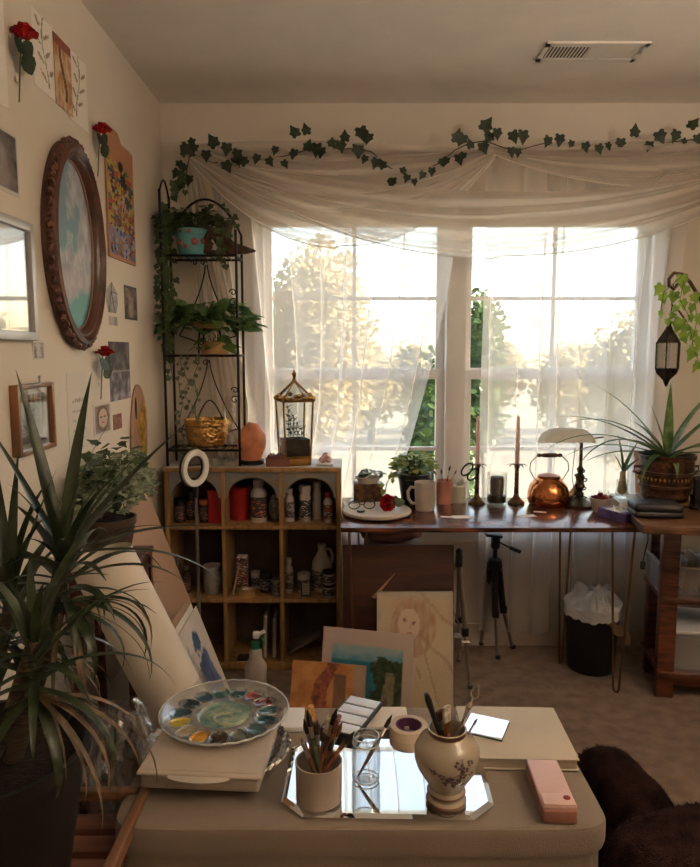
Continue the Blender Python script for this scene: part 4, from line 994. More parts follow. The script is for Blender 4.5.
# oval frame
A = onwall(41, 243); B = onwall(95, 243); T = onwall(68, 147); Bt = onwall(71, 350)
oy, oz = (A.y + B.y) / 2, (T.z + Bt.z) / 2 + .01; ry, rz = (B.y - A.y) / 2, (T.z - Bt.z) / 2
t_ = thing('oval_picture_frame', 'large oval carved brown frame around a painted cloudy sky', 'picture frame', (XL + .001, oy, oz), R(90))
fw = .053
def oval(fr, dd, n=96): return [(math.cos(2 * PI * k / n) * (ry - fr), -dd, math.sin(2 * PI * k / n) * (rz - fr)) for k in range(n)]
prof = [(0, 0), (0, .022), (.008, .036), (.019, .040), (.030, .030), (.036, .032), (.044, .026), (.051, .014), (.053, .006)]
b = MB(); b.grid(120, len(prof) - 1, lambda u, v: Vector((math.cos(2 * PI * u) * (ry - prof[round(v * (len(prof) - 1))][0]), -prof[round(v * (len(prof) - 1))][1], math.sin(2 * PI * u) * (rz - prof[round(v * (len(prof) - 1))][0]))), closed=True)
link('frame', b, mat('mahogany_gilt', (.11, .040, .024), .35, var=.3, vscale=12, coat=.3), t_)
b = MB(); r = random.Random(8)
N = 62
for k in range(N):
    a = 2 * PI * k / N; x, z = math.cos(a), math.sin(a); tg = math.atan2(z * rz, x * ry)
    s = .0135 if k % 2 else .017
    fr_ = .000 if k % 2 else .006
    b.ball((x * (ry - fr_), -.022, z * (rz - fr_)), (s, s * .8, s), 1, f=lambda c: 1 + .3 * noise.noise(c * 4 + Vector((k, 0, 0))))
    if k % 2 == 0:
        for q in (-1, 1): b.ball((x * (ry - .008) - z * q * .009, -.010, z * (rz - .008) + x * q * .009), (.008, .010, .008), 1)
link('carving', b, mat('carved_gilt', (.16, .06, .035), .42, .2, var=.5, vscale=55, bump=.5, bscale=120, col2=(.035, .015, .01)), t_)
link('inner_lip', MB().tube([(math.cos(2 * PI * k / 96) * (ry - .0535), -.010, math.sin(2 * PI * k / 96) * (rz - .0535)) for k in range(97)], .003, 6, cap=False), mat('pinkish_gilt', (.35, .2, .15), .4), t_)
bm = bmesh.new(); rings = []
for j in range(34):
    q = j / 33
    rings.append([bm.verts.new((math.cos(2 * PI * k / 72) * (ry - fw) * q, -.006, math.sin(2 * PI * k / 72) * (rz - fw) * q)) for k in range(72)] if j else [bm.verts.new((0, -.006, 0))])
for j in range(33):
    for k in range(72):
        if j == 0: bm.faces.new((rings[0][0], rings[1][k], rings[1][(k + 1) % 72]))
        else: bm.faces.new((rings[j][k], rings[j][(k + 1) % 72], rings[j + 1][(k + 1) % 72], rings[j + 1][k]))
bmesh.ops.recalc_face_normals(bm, faces=bm.faces[:])
me = bpy.data.meshes.new('painting'); bm.to_mesh(me); bm.free(); ca = me.color_attributes.new('Col', 'FLOAT_COLOR', 'POINT')
for v in me.vertices:
    u, w2 = v.co.x / (ry - fw), v.co.z / (rz - fw)
    c = mixc((.13, .37, .37), (.19, .30, .38), (w2 + 1) * .75)
    n = fb(u * .8, w2, 1.25, 5.5, 5); n2 = fb(u, w2, 5, 2)
    m1 = (u * .9 - w2 * .35 + .22 + n * 1.5) if w2 > -.1 else (.55 - abs(u + .1) * .3 + n * 1.6 - max(0, -w2 - .45) * 3.2)
    k = max(0, min(1, m1 * 3.5))
    cl = mixc((.52, .52, .54), (.30, .31, .38), .5 + n2 * 2.2)
    if .02 < m1 < .13: cl = (.72, .68, .63)
    if w2 < -.3: cl = mixc(cl, (.55, .45, .45), .4)
    ca.data[v.index].color = (*mixc(c, cl, k), 1)
me.materials.append(mat('painted_surface', attr=True)); o = bpy.data.objects.new('painting', me); C.objects.link(o); o.parent = t_
# painted palette board
L, w_, h_ = wallrect(107.5, 131.5, 126, 256); L.x = XL + .0005
t_ = thing('palette_board', 'rectangular wooden paint palette crusted with colours, hung high', 'palette', L, R(90))
def f_pal(u, v):
    c = (.42, .20, .10)
    n = fb(u, v * 2, 9, 4)
    lim = .74 + .12 * n
    if v < lim and .04 < u < .97 and v > .03:
        pal_ = ((.42, .33, .07), (.05, .08, .05), (.03, .03, .035), (.38, .07, .06), (.40, .36, .28), (.10, .15, .07), (.45, .22, .05)) if v > .24 else ((.20, .23, .42), (.36, .30, .38), (.30, .14, .10), (.12, .12, .2))
        best = -9
        for i, cc in enumerate(pal_):
            q = noise.noise(Vector((u * 4.5, v * 10 * (1 + .1 * i), i * 7.7))) + .45 * noise.noise(Vector((u * 14, v * 26, i * 3.3 + 40)))
            if i == 0: q += .25 * (1 - u) - .1
            if q > best: best = q; c = cc
    if .42 < u < .6 and .70 < v < .80 and ((u - .51) / .09) ** 2 + ((v - .75) / .04) ** 2 < 1: c = (.02, .012, .01)
    return c
bm = bmesh.new(); nu, nv = 60, 110
o = paint_sheet('board', w_, h_, f_pal, t_, nu, nv, thick=.006); o.location = (0, -.007, 0)
me = o.data
for v in me.vertices:      # notch and rounded corners of the palette's outline
    u, w2 = v.co.x / w_ + .5, v.co.z / h_
    if w2 > .93:
        if u > .45: v.co.z -= (w2 - .93) * h_ * min(1, (u - .45) / .12) * .95
        if u > .9 or u < .05: v.co.z -= .004
b = MB(); r = random.Random(6)
for k in range(90):
    u, v2 = r.uniform(-.45, .45), r.uniform(.05, .72); b.ball((u * w_, -.009, v2 * h_), (.004 + r.random() * .006, .003, .003 + r.random() * .006), 1)
for i, cc in enumerate(((.5, .4, .08), (.04, .05, .04), (.5, .46, .4), (.4, .05, .06), (.12, .13, .35))):
    b = MB()
    for k in range(22): b.ball((r.uniform(-.43, .43) * w_, -.008, r.uniform(.04, .66) * h_), (.003 + r.random() * .006, .003, .003 + r.random() * .007), 1)
    o2 = link('dried_paint', b, mat('dried_paint_%d' % i, cc, .5), t_); o2['kind'] = 'stuff'
# kidney palette leaning on the wall above the ivy
L = onwall(140, 492); L.x = XL + .0005
t_ = thing('artist_palette', 'kidney shaped wooden palette with yellow and purple paint behind the ivy', 'palette', L, (0, 0, R(90)))
pts = []
for k in range(40):
    a = 2 * PI * k / 40; pts.append((.105 * math.cos(a) * (1 + .08 * math.sin(2 * a)), .21 + .21 * math.sin(a)))
b = MB(); b.prism(pts, .006, Matrix.Rotation(PI / 2, 4, 'X')); link('board', b, mat('pink_tan_wood', (.42, .24, .16), .5, var=.12, vscale=6), t_, loc=(0, 0, 0))
r = random.Random(5)
link('thumb_hole', MB().ball((-.035, -.0062, .33), (.012, .002, .045), 2), mat('hole_dark', (.02, .012, .01), .9), t_)
for i, (x, z, s, cc) in enumerate(((.03, .25, .045, (.55, .30, .03)), (.045, .15, .035, (.50, .36, .03)), (-.02, .13, .03, (.20, .10, .30)), (-.045, .10, .03, (.45, .32, .42)), (.05, .08, .03, (.03, .07, .03)), (.01, .05, .03, (.03, .03, .05)), (.06, .30, .035, (.50, .27, .05)))):
    link('paint_dab', MB().ball((x, -.007, z), (s, .006, s * 1.3), 3, f=lambda c: 1 + .4 * noise.noise(c * 3 + Vector((i, 0, 0)))), mat('paint_dab_%d' % i, cc, .35, var=.3, vscale=30), t_)

# ------------------------------------------------------------------ side table with the variegated ivy
t_ = thing('side_table', 'dark wooden side table under the variegated ivy', 'table', (-.71, 2.03, 0))
link('table_top', MB().box((0, 0, .765), (.19, .22, .02), bev=.004), darkwood, t_)
for sx in (-1, 1):
    for sy in (-1, 1): link('leg', MB().box((sx * .08, sy * .09, .378), (.022, .022, .755)), darkwood, t_)
link('drawer_box', MB().box((0, 0, .70), (.17, .19, .10), bev=.003), darkwood, t_)
t_ = planter('variegated_ivy', 'bushy grey green variegated ivy in a brown pot on the side table', 'plant', (-.71, 2.02, .7755), [(0, 0), (.055, 0), (.075, .10), (.078, .10), (.078, .12), (.072, .12), (.055, .005), (0, .005)], mat('brown_glaze', (.10, .06, .04), .4, var=.3), soil=(.07, .108))
foliage(t_, 620, 'ivy', mat_leaf('grey_green_leaf', (.42, .46, .32), (.06, .10, .045), vscale=55, tl=.2), (.0, .06, .17), (.085, .24, .17), .027, 41, droop=.03)
foliage(t_, 50, 'ivy', leafivy, (.0, .05, .22), (.08, .20, .15), .038, 42, stems=False)
L = Vector((-.70, 1.42, 0))
# ------------------------------------------------------------------ boards leaning on the left wall
def leaner(name, label, cat, y0, y1, xt, zt, xb, zb, m=None, fn=None, th=.004, skew=0, nu=50, nv=60):
    """sheet whose top edge leans on the wall: (xt, zt) above, (xb, zb) below, seen between y0 and y1"""
    h = math.hypot(xt - xb, zt - zb); ang = math.atan2(xb - xt, zt - zb)
    loc = (xb, (y0 + y1) / 2, zb)
    if fn: o = paint_sheet(name, y1 - y0, h, fn, None, nu, nv, thick=th)
    else: o = link(name, MB().box((0, th / 2, h / 2), (y1 - y0, th, h), bev=.001), m)
    o.location = loc; o.rotation_euler = Euler((-ang, 0, R(90) + skew)).to_matrix().to_euler() if False else (Matrix.Rotation(R(90) + skew, 3, 'Z') @ Matrix.Rotation(-ang, 3, 'X')).to_euler()
    return tag(o, label, cat)
leaner('kraft_board', 'large plain tan board leaning on the left wall', 'board', 2.16, 2.50, -.735, .875, -.43, .003, kraft, th=.006)
leaner('canvas_board', 'narrow tan board between the paper roll and the wide tan board', 'board', 1.85, 1.955, -.60, .765, -.40, .003, mat('tan_canvas_edge', (.38, .28, .18), .8, var=.1), th=.008)
def f_bird(u, v):
    c = mixc((.66, .60, .53), (.56, .50, .44), fb(u, v, 3, 5) + .4)
    n = fb(u, v, 6, 2)
    d = ((u - .62 - (v - .5) * -.25) / .24) ** 2 + ((v - .52) / .32) ** 2
    if d < 1 + n * 1.2: c = mixc((.04, .07, .16), (.13, .17, .30), .4 + n * 2)
    if ((u - .60) / .10) ** 2 + ((v - .86) / .06) ** 2 < 1 + n: c = (.05, .10, .20)
    if ((u - .30) / .12) ** 2 + ((v - .72) / .14) ** 2 < 1 + n * 2: c = mixc(c, (.25, .26, .28), .6)
    return c
for k in range(3):
    leaner('painting_sheet', ('watercolour painting of a dark blue bird, frontmost of the leaning papers', 'blank cream sheet just behind the blue bird painting', 'tan edged sheet hindmost behind the blue bird painting')[k], 'painting' if k == 0 else 'paper', 1.97 - .012 * k, 2.28 - .012 * k, -.520 - .014 * k, .525 + .012 * k, -.33 - .014 * k, .003, None if k == 0 else (paper_m, kraft)[k - 1], f_bird if k == 0 else None, th=.002)
# big paper roll in plastic
top = Vector((-.625, 1.70, .875)); bot = Vector((-.27, 1.775, .03)); ax = (top - bot)
t_ = thing('paper_roll', 'big roll of cream paper in clear plastic leaning on the left wall', 'paper roll', bot, ax.to_track_quat('Z', 'Y').to_euler())
Lr = ax.length
def spiral(u, v):
    a = u * 2 * PI * 2.6; rr = .068 + .004 * u * 2.6 / 2.6 * 3 - (.03 * max(0, 1 - u * 3))
    return Vector((math.cos(a) * rr, math.sin(a) * rr, Lr * v - .012 * math.sin(a) * v))
link('rolled_sheet', MB().grid(90, 8, spiral), mat('cream_roll_paper', (.68, .60, .50), .6, var=.05), t_, recalc=False)
def plas(u, v):
    a = u * 2 * PI; rr = .088 + .008 * noise.noise(Vector((math.cos(a) * 3, math.sin(a) * 3, v * 7))) ; return Vector((math.cos(a) * rr, math.sin(a) * rr, Lr * .55 * v + .02))
link('plastic_sleeve', MB().grid(70, 40, plas), mat_thin('wrinkled_film', (.98, .98, .98), .05, .12, haze=.04, hcol=(.8, .77, .72)), t_, recalc=False)
# loose cellophane bag by the tote
t_ = thing('plastic_bag', 'crumpled clear cellophane bag standing left of the tote table', 'bag', (-.47, 1.36, .36))
def bagf(u, v):
    a = u * 2 * PI; k = .35 + .65 * math.sin(PI * (v * .8 + .12)); n = noise.noise(Vector((math.cos(a) * 2.4, math.sin(a) * 2.4, v * 5)))
    rr = .062 * k * (1 + .7 * n)
    return Vector((math.cos(a) * rr + .01 * math.sin(v * 9), math.sin(a) * rr, .30 * v))
link('bag', MB().grid(56, 40, bagf), cello, t_, recalc=False, flat=True)
t_['label'] = 'crumpled clear cellophane bag between the dracaena and the tote table'
t2 = thing('wooden_stool', 'dark wooden stool holding the cellophane bag', 'stool', (-.49, 1.36, 0))
link('seat', MB().box((0, 0, .345), (.16, .16, .025), bev=.004), darkwood, t2)
for sx in (-1, 1):
    for sy in (-1, 1): link('leg', MB().tube([(sx * .06, sy * .06, .34), (sx * .068, sy * .068, 0)], .009), darkwood, t2)

# ------------------------------------------------------------------ dracaena on its slatted stand
SX, SY, SZ = -.605, 1.10, .455
t_ = thing('slatted_stand', 'reddish slatted wooden stand with raised side rail under the dracaena', 'stand', (SX, SY, 0))
redw = mat('reddish_slat_wood', (.17, .06, .035), .5, var=.25, vscale=5, stretch=(1, 10, 10))
for k in range(7): link('slat', MB().box((0, -.19 + k * .063, SZ - .008), (.38, .045, .016), bev=.002), redw, t_)
railm = mat('tan_rail_wood', (.24, .11, .05), .5, var=.2, stretch=(8, 1, 8))
for s in (-1, 1):
    link('side_rail', MB().box((s * .197, 0, SZ + .05), (.02, .42, .028), bev=.004), railm, t_)
    for y in (-.19, .19): link('leg', MB().box((s * .197, y, (SZ + .036) / 2), (.022, .03, SZ + .036)), railm, t_)
link('back_rail', MB().box((0, .20, SZ + .05), (.37, .018, .022), bev=.003), railm, t_)
link('apron', MB().box((0, -.2, SZ - .03), (.37, .018, .03)), railm, t_)
potd = mat('dark_planter_plastic', (.013, .009, .008), .5, var=.2)
t_ = planter('dracaena', 'large dracaena with arching strap leaves in a big dark pot, front left', 'plant', (-.615, 1.11, SZ + .001), [(0, 0), (.115, 0), (.122, .004), (.158, .235), (.168, .24), (.168, .262), (.158, .262), (.118, .01), (0, .01)], potd, soil=(.152, .225), n=48)
trm = mat('dracaena_trunk', (.13, .09, .055), .85, var=.3, vscale=20, bump=.6, stretch=(1, 1, 14))
O = t_.location
crowns = []
for k, (px, py, Y, bx, by) in enumerate(((62, 556, 1.16, .03, .02), (10, 604, 1.14, -.04, -.01), (34, 640, 1.02, .0, -.05))):
    c = at(px, py, Y=Y) - O; crowns.append(c)
    link('trunk', MB().tube([(bx, by, .21), ((bx + c.x) / 2 + .01, (by + c.y) / 2, (.2 + c.z) / 2), c], [.016, .013, .010], 10), trm, t_)
r = random.Random(21)
for ci, c in enumerate(crowns):
    b = MB(); n = (44, 38, 26)[ci]
    for k in range(n):
        t = k / n; a = k * 2.399 + ci
        el = 1.42 - 1.75 * t ** .8 + r.uniform(-.1, .1); Lf = r.uniform(.17, .27)
        if math.cos(a) < -.2: Lf *= .7
        if math.sin(a) < -.3: Lf *= .8
        b.blade(c + Vector((0, 0, -.10 * t)), a, el, Lf, r.uniform(.013, .019), .25 + 2.0 * t + r.uniform(0, .4), 12, r.uniform(-.5, .5))
    if ci == 0:
        for (a, el, Lf, dr, w_) in ((.42, .05, .34, 1.2, .016), (.9, .72, .33, .2, .020), (1.5, 1.18, .34, .15, .024), (2.6, 1.3, .33, .1, .026), (.1, .35, .26, .5, .022), (.55, .95, .22, .2, .02), (3.0, 1.1, .26, .1, .02)):
            b.blade(c, a, el, Lf, w_, dr, 14)
    if ci == 1:
        for (a, el, Lf, dr, w_) in ((2.2, 1.3, .28, .1, .022), (.5, 1.25, .24, .1, .022), (1.5, 1.4, .26, .1, .02)):
            b.blade(c, a, el, Lf, w_, dr, 14)
    link('leaves', b, mat_leaf('dracaena_leaf', (.045, .060, .024), (.014, .024, .010), rough=.35, tl=.15), t_, recalc=False)
b = MB()
for k in range(22):
    c = crowns[k % 3]; a = r.uniform(-1.4, 1.6); b.blade(c + Vector((0, 0, -.09)), a, r.uniform(-.4, .1), r.uniform(.18, .28), .009, r.uniform(1.4, 2.2), 12, r.uniform(-1, 1))
link('dry_leaves', b, mat_leaf('dry_leaf', (.22, .15, .08), (.09, .06, .03)), t_, recalc=False)
# ------------------------------------------------------------------ ring light on a stand
p = at(195, 468, Y=2.62); t_ = thing('ring_light', 'small white ring light on a slim stand before the cabinet', 'ring light', (p.x, p.y, 0))
rz_ = p.z
ringm = mat('ring_diffuser', (.78, .74, .68), .5)
M = Matrix.Rotation(R(60), 4, 'Z') @ Matrix.Rotation(PI / 2, 4, 'X')
RG = link('ring', MB().lathe([(.048, .006), (.070, .008), (.072, .0), (.070, -.006), (.048, -.006), (.046, 0), (.048, .006)], 48, c=(0, 0, rz_), M=M), ringm, t_)
link('ring_housing', MB().lathe([(.046, -.001), (.073, -.003), (.075, -.010), (.070, -.016), (.050, -.016), (.045, -.010), (.046, -.001)], 48, c=(0, 0, rz_), M=Matrix.Rotation(R(60), 4, 'Z') @ Matrix.Rotation(PI / 2, 4, 'X')), black_m, RG)
link('swivel', MB().ball((0, .004, rz_ - .082), .011, 2).box((0, .004, rz_ - .10), (.016, .016, .03), bev=.003), black_m, t_)
link('pole', MB().tube([(0, .004, rz_ - .11), (0, .004, .35), (0, .004, .12)], [.0055, .007, .008], 10), mat('grey_pole', (.22, .20, .18), .4, .6), t_)
for k in range(3):
    a = k * 2.1 + .5; link('leg', MB().tube([(0, .004, .16), (.10 * math.cos(a), .10 * math.sin(a) + .004, .004)], .005, 6), black_m, t_)

# ------------------------------------------------------------------ stacked paintings under the desk
def f_grain(u, v): return mixc((.085, .03, .018), (.13, .05, .03), fb(u * 8, v, 2, 2) + .5)
def easelwards(name, label, cat, x0, x1, yb, zb, yt, zt, fn=None, m=None, th=.006, yaw=0., nu=60, nv=70):
    h = math.hypot(yt - yb, zt - zb); a = math.atan2(yt - yb, zt - zb)
    o = paint_sheet(name, x1 - x0, h, fn, None, nu, nv, thick=th) if fn else link(name, MB().box((0, th / 2, h / 2), (x1 - x0, th, h), bev=.001), m)
    o.location = ((x0 + x1) / 2, yb, zb); o.rotation_euler = (Matrix.Rotation(yaw, 3, 'Z') @ Matrix.Rotation(-a, 3, 'X')).to_euler()
    return tag(o, label, cat)
A = at(343, 545, Y=2.66); B = at(454, 545, Y=2.66)
easelwards('board', 'large dark brown board leaning under the left of the desk', 'board', A.x, B.x, 2.585, .002, 2.66, A.z, m=brownboard, th=.012)
p = at(383, 586, Y=2.61); b = MB(); b.prism([(-.045, -.045), (-.03, -.052), (.048, .048)], .002, Matrix.Rotation(PI / 2 - .11, 4, 'X'))
tag(link('paper_scrap', b, kraft, loc=(p.x, p.y + .008, p.z), flat=True), 'small torn cardboard triangle taped on the dark brown board', 'paper')
def f_girl(u, v):
    c = mixc((.50, .38, .24), (.60, .49, .34), fb(u, v, 3, 1) + .5)
    e = min(u, 1 - u, 1 - v)
    if e < .07: c = mixc(c, (.36, .34, .36), .6 * (1 - e / .07) + nz(u, v, 9) * .3)
    fx, fy = (u - .42) / .15, (v - .74) / .13
    d = fx * fx + fy * fy
    hair = ((u - .48) / .30) ** 2 + ((v - .72) / .24) ** 2
    if hair < 1 and d > 1: c = mixc(c, (.40, .22, .13), .5 + nz(u * 2, v, 11, 3) * .8)
    if u > .5 and v > .3 and abs(math.sin((u * 6 + v * 9 + nz(u, v, 4)))) < .16: c = mixc(c, (.36, .22, .13), .6)
    if d < 1: c = (.64, .49, .37)
    if .92 < d < 1.08 and fy < .6: c = (.50, .34, .24)
    for ex in (.36, .48):
        if ((u - ex) / .03) ** 2 + ((v - .765 - (ex - .42) * -.2) / .012) ** 2 < 1: c = (.28, .14, .12)
    if ((u - .425) / .04) ** 2 + ((v - .675) / .010) ** 2 < 1: c = (.52, .2, .17)
    if ((u - .435) / .012) ** 2 + ((v - .72) / .02) ** 2 < 1: c = (.5, .32, .24)
    if ((u - .33) / .13) ** 2 + ((v - .91) / .05) ** 2 < 1 + nz(u, v, 8): c = mixc(c, (.58, .30, .22), .35)
    if v < .56 and abs(abs(u - .50) - (.10 + .22 * max(0, .56 - v) * 2)) < .012: c = (.42, .30, .2)
    if v < .5 and abs(math.sin(u * 14 + v * 8)) < .09: c = mixc(c, (.42, .31, .22), .7)
    return c
A = at(377, 592, Y=2.57); B = at(453, 595, Y=2.57)
easelwards('canvas_painting', 'pale pencil and wash painting of a long haired figure on canvas', 'painting', A.x, B.x, 2.50, .003, 2.57, A.z, f_girl, th=.016)
def f_sea(u, v):
    mu, mv = .11, .15
    if u < mu or u > 1 - mu or v < mv or v > 1 - mv: return (.52, .40, .34)
    a, b_ = (u - mu) / (1 - 2 * mu), (v - mv) / (1 - 2 * mv)
    n = fb(a, b_, 5, 3)
    c = mixc((.02, .10, .16), (.03, .22, .28), b_ + n)
    if b_ > .80: c = mixc((.10, .28, .36), (.35, .42, .42), (b_ - .8) * 5 + n)
    cl = .62 + .22 * (1 - b_) - .05 * math.sin(b_ * 9) + n * .15
    if a > .58 + n * .25 + (.3 * (b_ - .78) if b_ > .78 else 0) and b_ < .86 + n * .2:
        c = mixc((.015, .03, .012), (.07, .09, .03), fb(a, b_, 14, 5) * 2 + .3)
        cx = .70 + .13 * math.sin(b_ * 3.0)
        if abs(a - cx) < .08 * (1.05 - b_) + .03 and b_ < .68: c = mixc((.28, .22, .13), (.12, .10, .05), fb(a, b_, 16, 2) * 2 + .3)
    elif b_ < .25 and a < .4: c = mixc(c, (.25, .2, .1), .2)
    return c
A = at(323, 628, Y=2.47); B = at(414, 638, Y=2.39)
o = easelwards('seascape_painting', 'blue seascape painting with green cliff and pinkish white mat', 'painting', 0, (B - A).length, 2.36, .0, 2.445, .365, f_sea, th=.005, yaw=math.atan2(B.y - A.y, B.x - A.x))
o.location = ((A.x + B.x) / 2, 2.365, .003); o.location.x -= .018
def f_dance(u, v):
    n = fb(u, v, 5, 2); c = mixc((.38, .14, .04), (.62, .30, .10), .5 + n * 1.4)
    if v < .30 + n * .3: c = mixc((.10, .12, .13), (.34, .34, .36), .5 + fb(u, v, 11, 4) * 2)
    if abs(u - .5 - .12 * math.sin(v * 7)) < .10 + n * .1 and v > .2: c = mixc((.12, .03, .02), (.42, .12, .06), .4 + fb(u, v, 13, 3) * 2)
    if abs(u - .66) < .08 and .45 < v < .9: c = mixc(c, (.05, .04, .05), .7)
    if u > .85: c = mixc(c, (.2, .25, .28), .5)
    return c
A = at(301, 664, Y=2.28); B = at(367, 671, Y=2.235)
o = easelwards('canvas_painting', 'small orange and red painting with grey base before the seascape', 'painting', 0, (B - A).length + .03, 2.16, .0, 2.26, .33, f_dance, th=.012, yaw=math.atan2(B.y - A.y, B.x - A.x)); o.location = ((A.x + B.x) / 2 - .035, 2.20, .003); o.scale = (1, 1, .95)
# box and cloth behind the board
t_ = thing('cardboard_box', 'brown cardboard box hidden behind the dark board under the desk', 'box', (.17, 2.86, 0))
link('carton', MB().box((0, 0, .295), (.22, .16, .585), bev=.003), kraft, t_)
link('flap', MB().box((0, 0, .592), (.22, .16, .005)), kraft, t_)
tag(link('folded_cloth', MB().ball((0, 0, .03), (.13, .09, .033), 3, f=lambda c: 1 + .15 * noise.noise(c * 4)), mat('pinkish_cloth', (.38, .22, .20), .9, var=.3), loc=(.17, 2.85, .596)), 'pinkish folded cloth on the box behind the dark board', 'cloth')

# ------------------------------------------------------------------ easel and tripod
alu = mat('tripod_aluminium', (.36, .30, .25), .35, .8, var=.05)
F = at(470, 690, Z=0.0); t_ = thing('easel', 'aluminium field easel leg and clamps behind the pencil painting', 'easel', (F.x - .04, F.y - .02, 0))
o0 = t_.location; top = at(459, 560, Y=F.y) - o0; ft = at(470, 689, Y=F.y) - o0
for k, (d, n_) in enumerate(((ft, 1), (Vector((-.28, .22, .005)), 0), (Vector((.03, .27, .005)), 0))):
    mid = top * .45 + d * .55; link('leg', MB().tube([top, mid], .0095, 10).tube([mid - (mid - top) * .05, d], .006, 8), alu, t_)
    link('rubber_foot', MB().ball(d + Vector((0, 0, .008)), .011, 1), black_m, t_); link('leg_clamp', MB().box(mid, (.028, .028, .035), bev=.004), black_m, t_)
link('head', MB().box(top + Vector((0, 0, .0)), (.028, .03, .055), bev=.006).ball(top + Vector((0, 0, .035)), .016, 2), black_m, t_)
q = at(457, 641, Y=F.y - .03) - o0; link('canvas_support', MB().box(q, (.03, .05, .05), bev=.003).tube([q + Vector((0, 0, -.005)), q + Vector((.05, .0, -.005))], .006, 6), mat('grey_metal', (.3, .27, .24), .4, .8), t_)
link('brace', MB().tube([at(453, 610, Y=F.y) - o0, at(464, 637, Y=F.y) - o0], .004, 6), alu, t_)
F = at(494, 658, Z=0.0); t_ = thing('tripod', 'folded black camera tripod standing under the desk', 'tripod', (F.x, F.y + .03, 0)); o0 = t_.location
yy = o0.y; T0 = at(493, 568, Y=yy) - o0
for k, (fx, fy, dy) in enumerate(((498, 663, -.05), (481, 628, .10), (513, 644, .06))):
    d = Vector((at(fx, 650, Y=yy + dy).x - o0.x, dy, .006)); mid = T0 * .5 + d * .5
    link('leg', MB().tube([T0 + Vector((d.x * .25, d.y * .2, .02)), mid], .015, 8), black_m, t_); link('lower_leg', MB().tube([mid, d], .0085, 8), alu, t_)
    link('leg_clamp', MB().box(mid, (.03, .03, .035), bev=.004), black_m, t_); link('rubber_foot', MB().ball(d + Vector((0, 0, .008)), .014, 1), black_m, t_)
zt_ = T0.z
link('centre_column', MB().tube([(0, 0, zt_ - .22), (0, 0, zt_ + .10)], .010, 10), black_m, t_)
link('collar', MB().lathe([(0, zt_ - .01), (.03, zt_ - .01), (.034, zt_ + .01), (.03, zt_ + .04), (.012, zt_ + .05), (0, zt_ + .05)], 16), black_m, t_)
link('head', MB().ball((0, 0, zt_ + .105), .022, 2).box((0, 0, zt_ + .125), (.035, .035, .03), bev=.004), black_m, t_)
link('camera_plate', MB().box((-.01, 0, zt_ + .152), (.075, .05, .014), rot=(0, .12, 0), bev=.004), black_m, t_)
link('pan_handle', MB().tube([(.015, 0, zt_ + .12), (.06, -.02, zt_ + .10)], .004, 6).tube([(.06, -.02, zt_ + .10), (.105, -.04, zt_ + .085)], .009, 8), black_m, t_)

# spray bottle
p = at(260, 684, Z=0.0); t_ = thing('spray_bottle', 'white spray bottle with green nozzle before the cabinet', 'spray bottle', (p.x, 2.66, 0))
link('body', MB().lathe([(0, 0), (.042, 0), (.044, .006), (.044, .13), (.036, .15), (.026, .165), (.026, .195), (.015, .21), (0, .21)], 24), mat('milky_plastic'), t_)
grn = mat('green_plastic', (.02, .18, .10), .4)
link('collar', MB().lathe(cyl(.017, .205, .235)), grn, t_); link('nozzle', MB().box((.004, 0, .262), (.026, .022, .026), bev=.004).tube([(.01, 0, .262), (.038, 0, .278)], .008, 8), white_paper, t_)
link('trigger', MB().tube([(.022, 0, .252), (.034, 0, .235), (.032, 0, .215)], .004, 6), grn, t_)

# ------------------------------------------------------------------ waste bin
p = at(591, 668, Z=0.0); t_ = thing('waste_bin', 'black round waste bin lined with a white bag under the desk', 'bin', (p.x, p.y + .01, 0))
link('bin', MB().lathe([(0, 0), (.094, 0), (.098, .006), (.113, .275), (.117, .278), (.117, .288), (.110, .288), (.092, .01), (0, .01)], 36), black_m, t_)
def liner(u, v):
    a = u * 2 * PI; n = noise.noise(Vector((math.cos(a) * 2, math.sin(a) * 2, v * 3 + 4))); n2 = noise.noise(Vector((math.cos(a) * 6, math.sin(a) * 6, v * 6)))
    if v < .45: q = v / .45; rr = .121 + .004 * n; z = .245 + .05 * q + .015 * n2
    else: q = (v - .45) / .55; rr = .120 * (1 - .85 * q) + .012 * n2; z = .297 + .045 * math.sin(q * PI * .7) * (1 + 1.5 * n) + .015 * n2
    return Vector((math.cos(a) * rr, math.sin(a) * rr, z))
o = link('bag_liner', MB().grid(56, 26, liner), label_mat('printed_white_bag', (.62, .60, .58), (.62, .60, .58), (.30, .34, .38)), t_, recalc=False, flat=True)
o.data.materials[0] = mat('white_bag', (.62, .60, .58), .6, var=.15, vscale=14, col2=(.42, .43, .44))
link('brown_wrapper', MB().grid(12, 8, lambda u, v: Vector((.02 + .11 * u, -.118 + .02 * u + .006 * math.sin(u * 9), .235 - .09 * u + .05 * v + .01 * math.sin(u * 12)))), mat('brown_paper_bag', (.22, .13, .08), .8), t_, recalc=False)

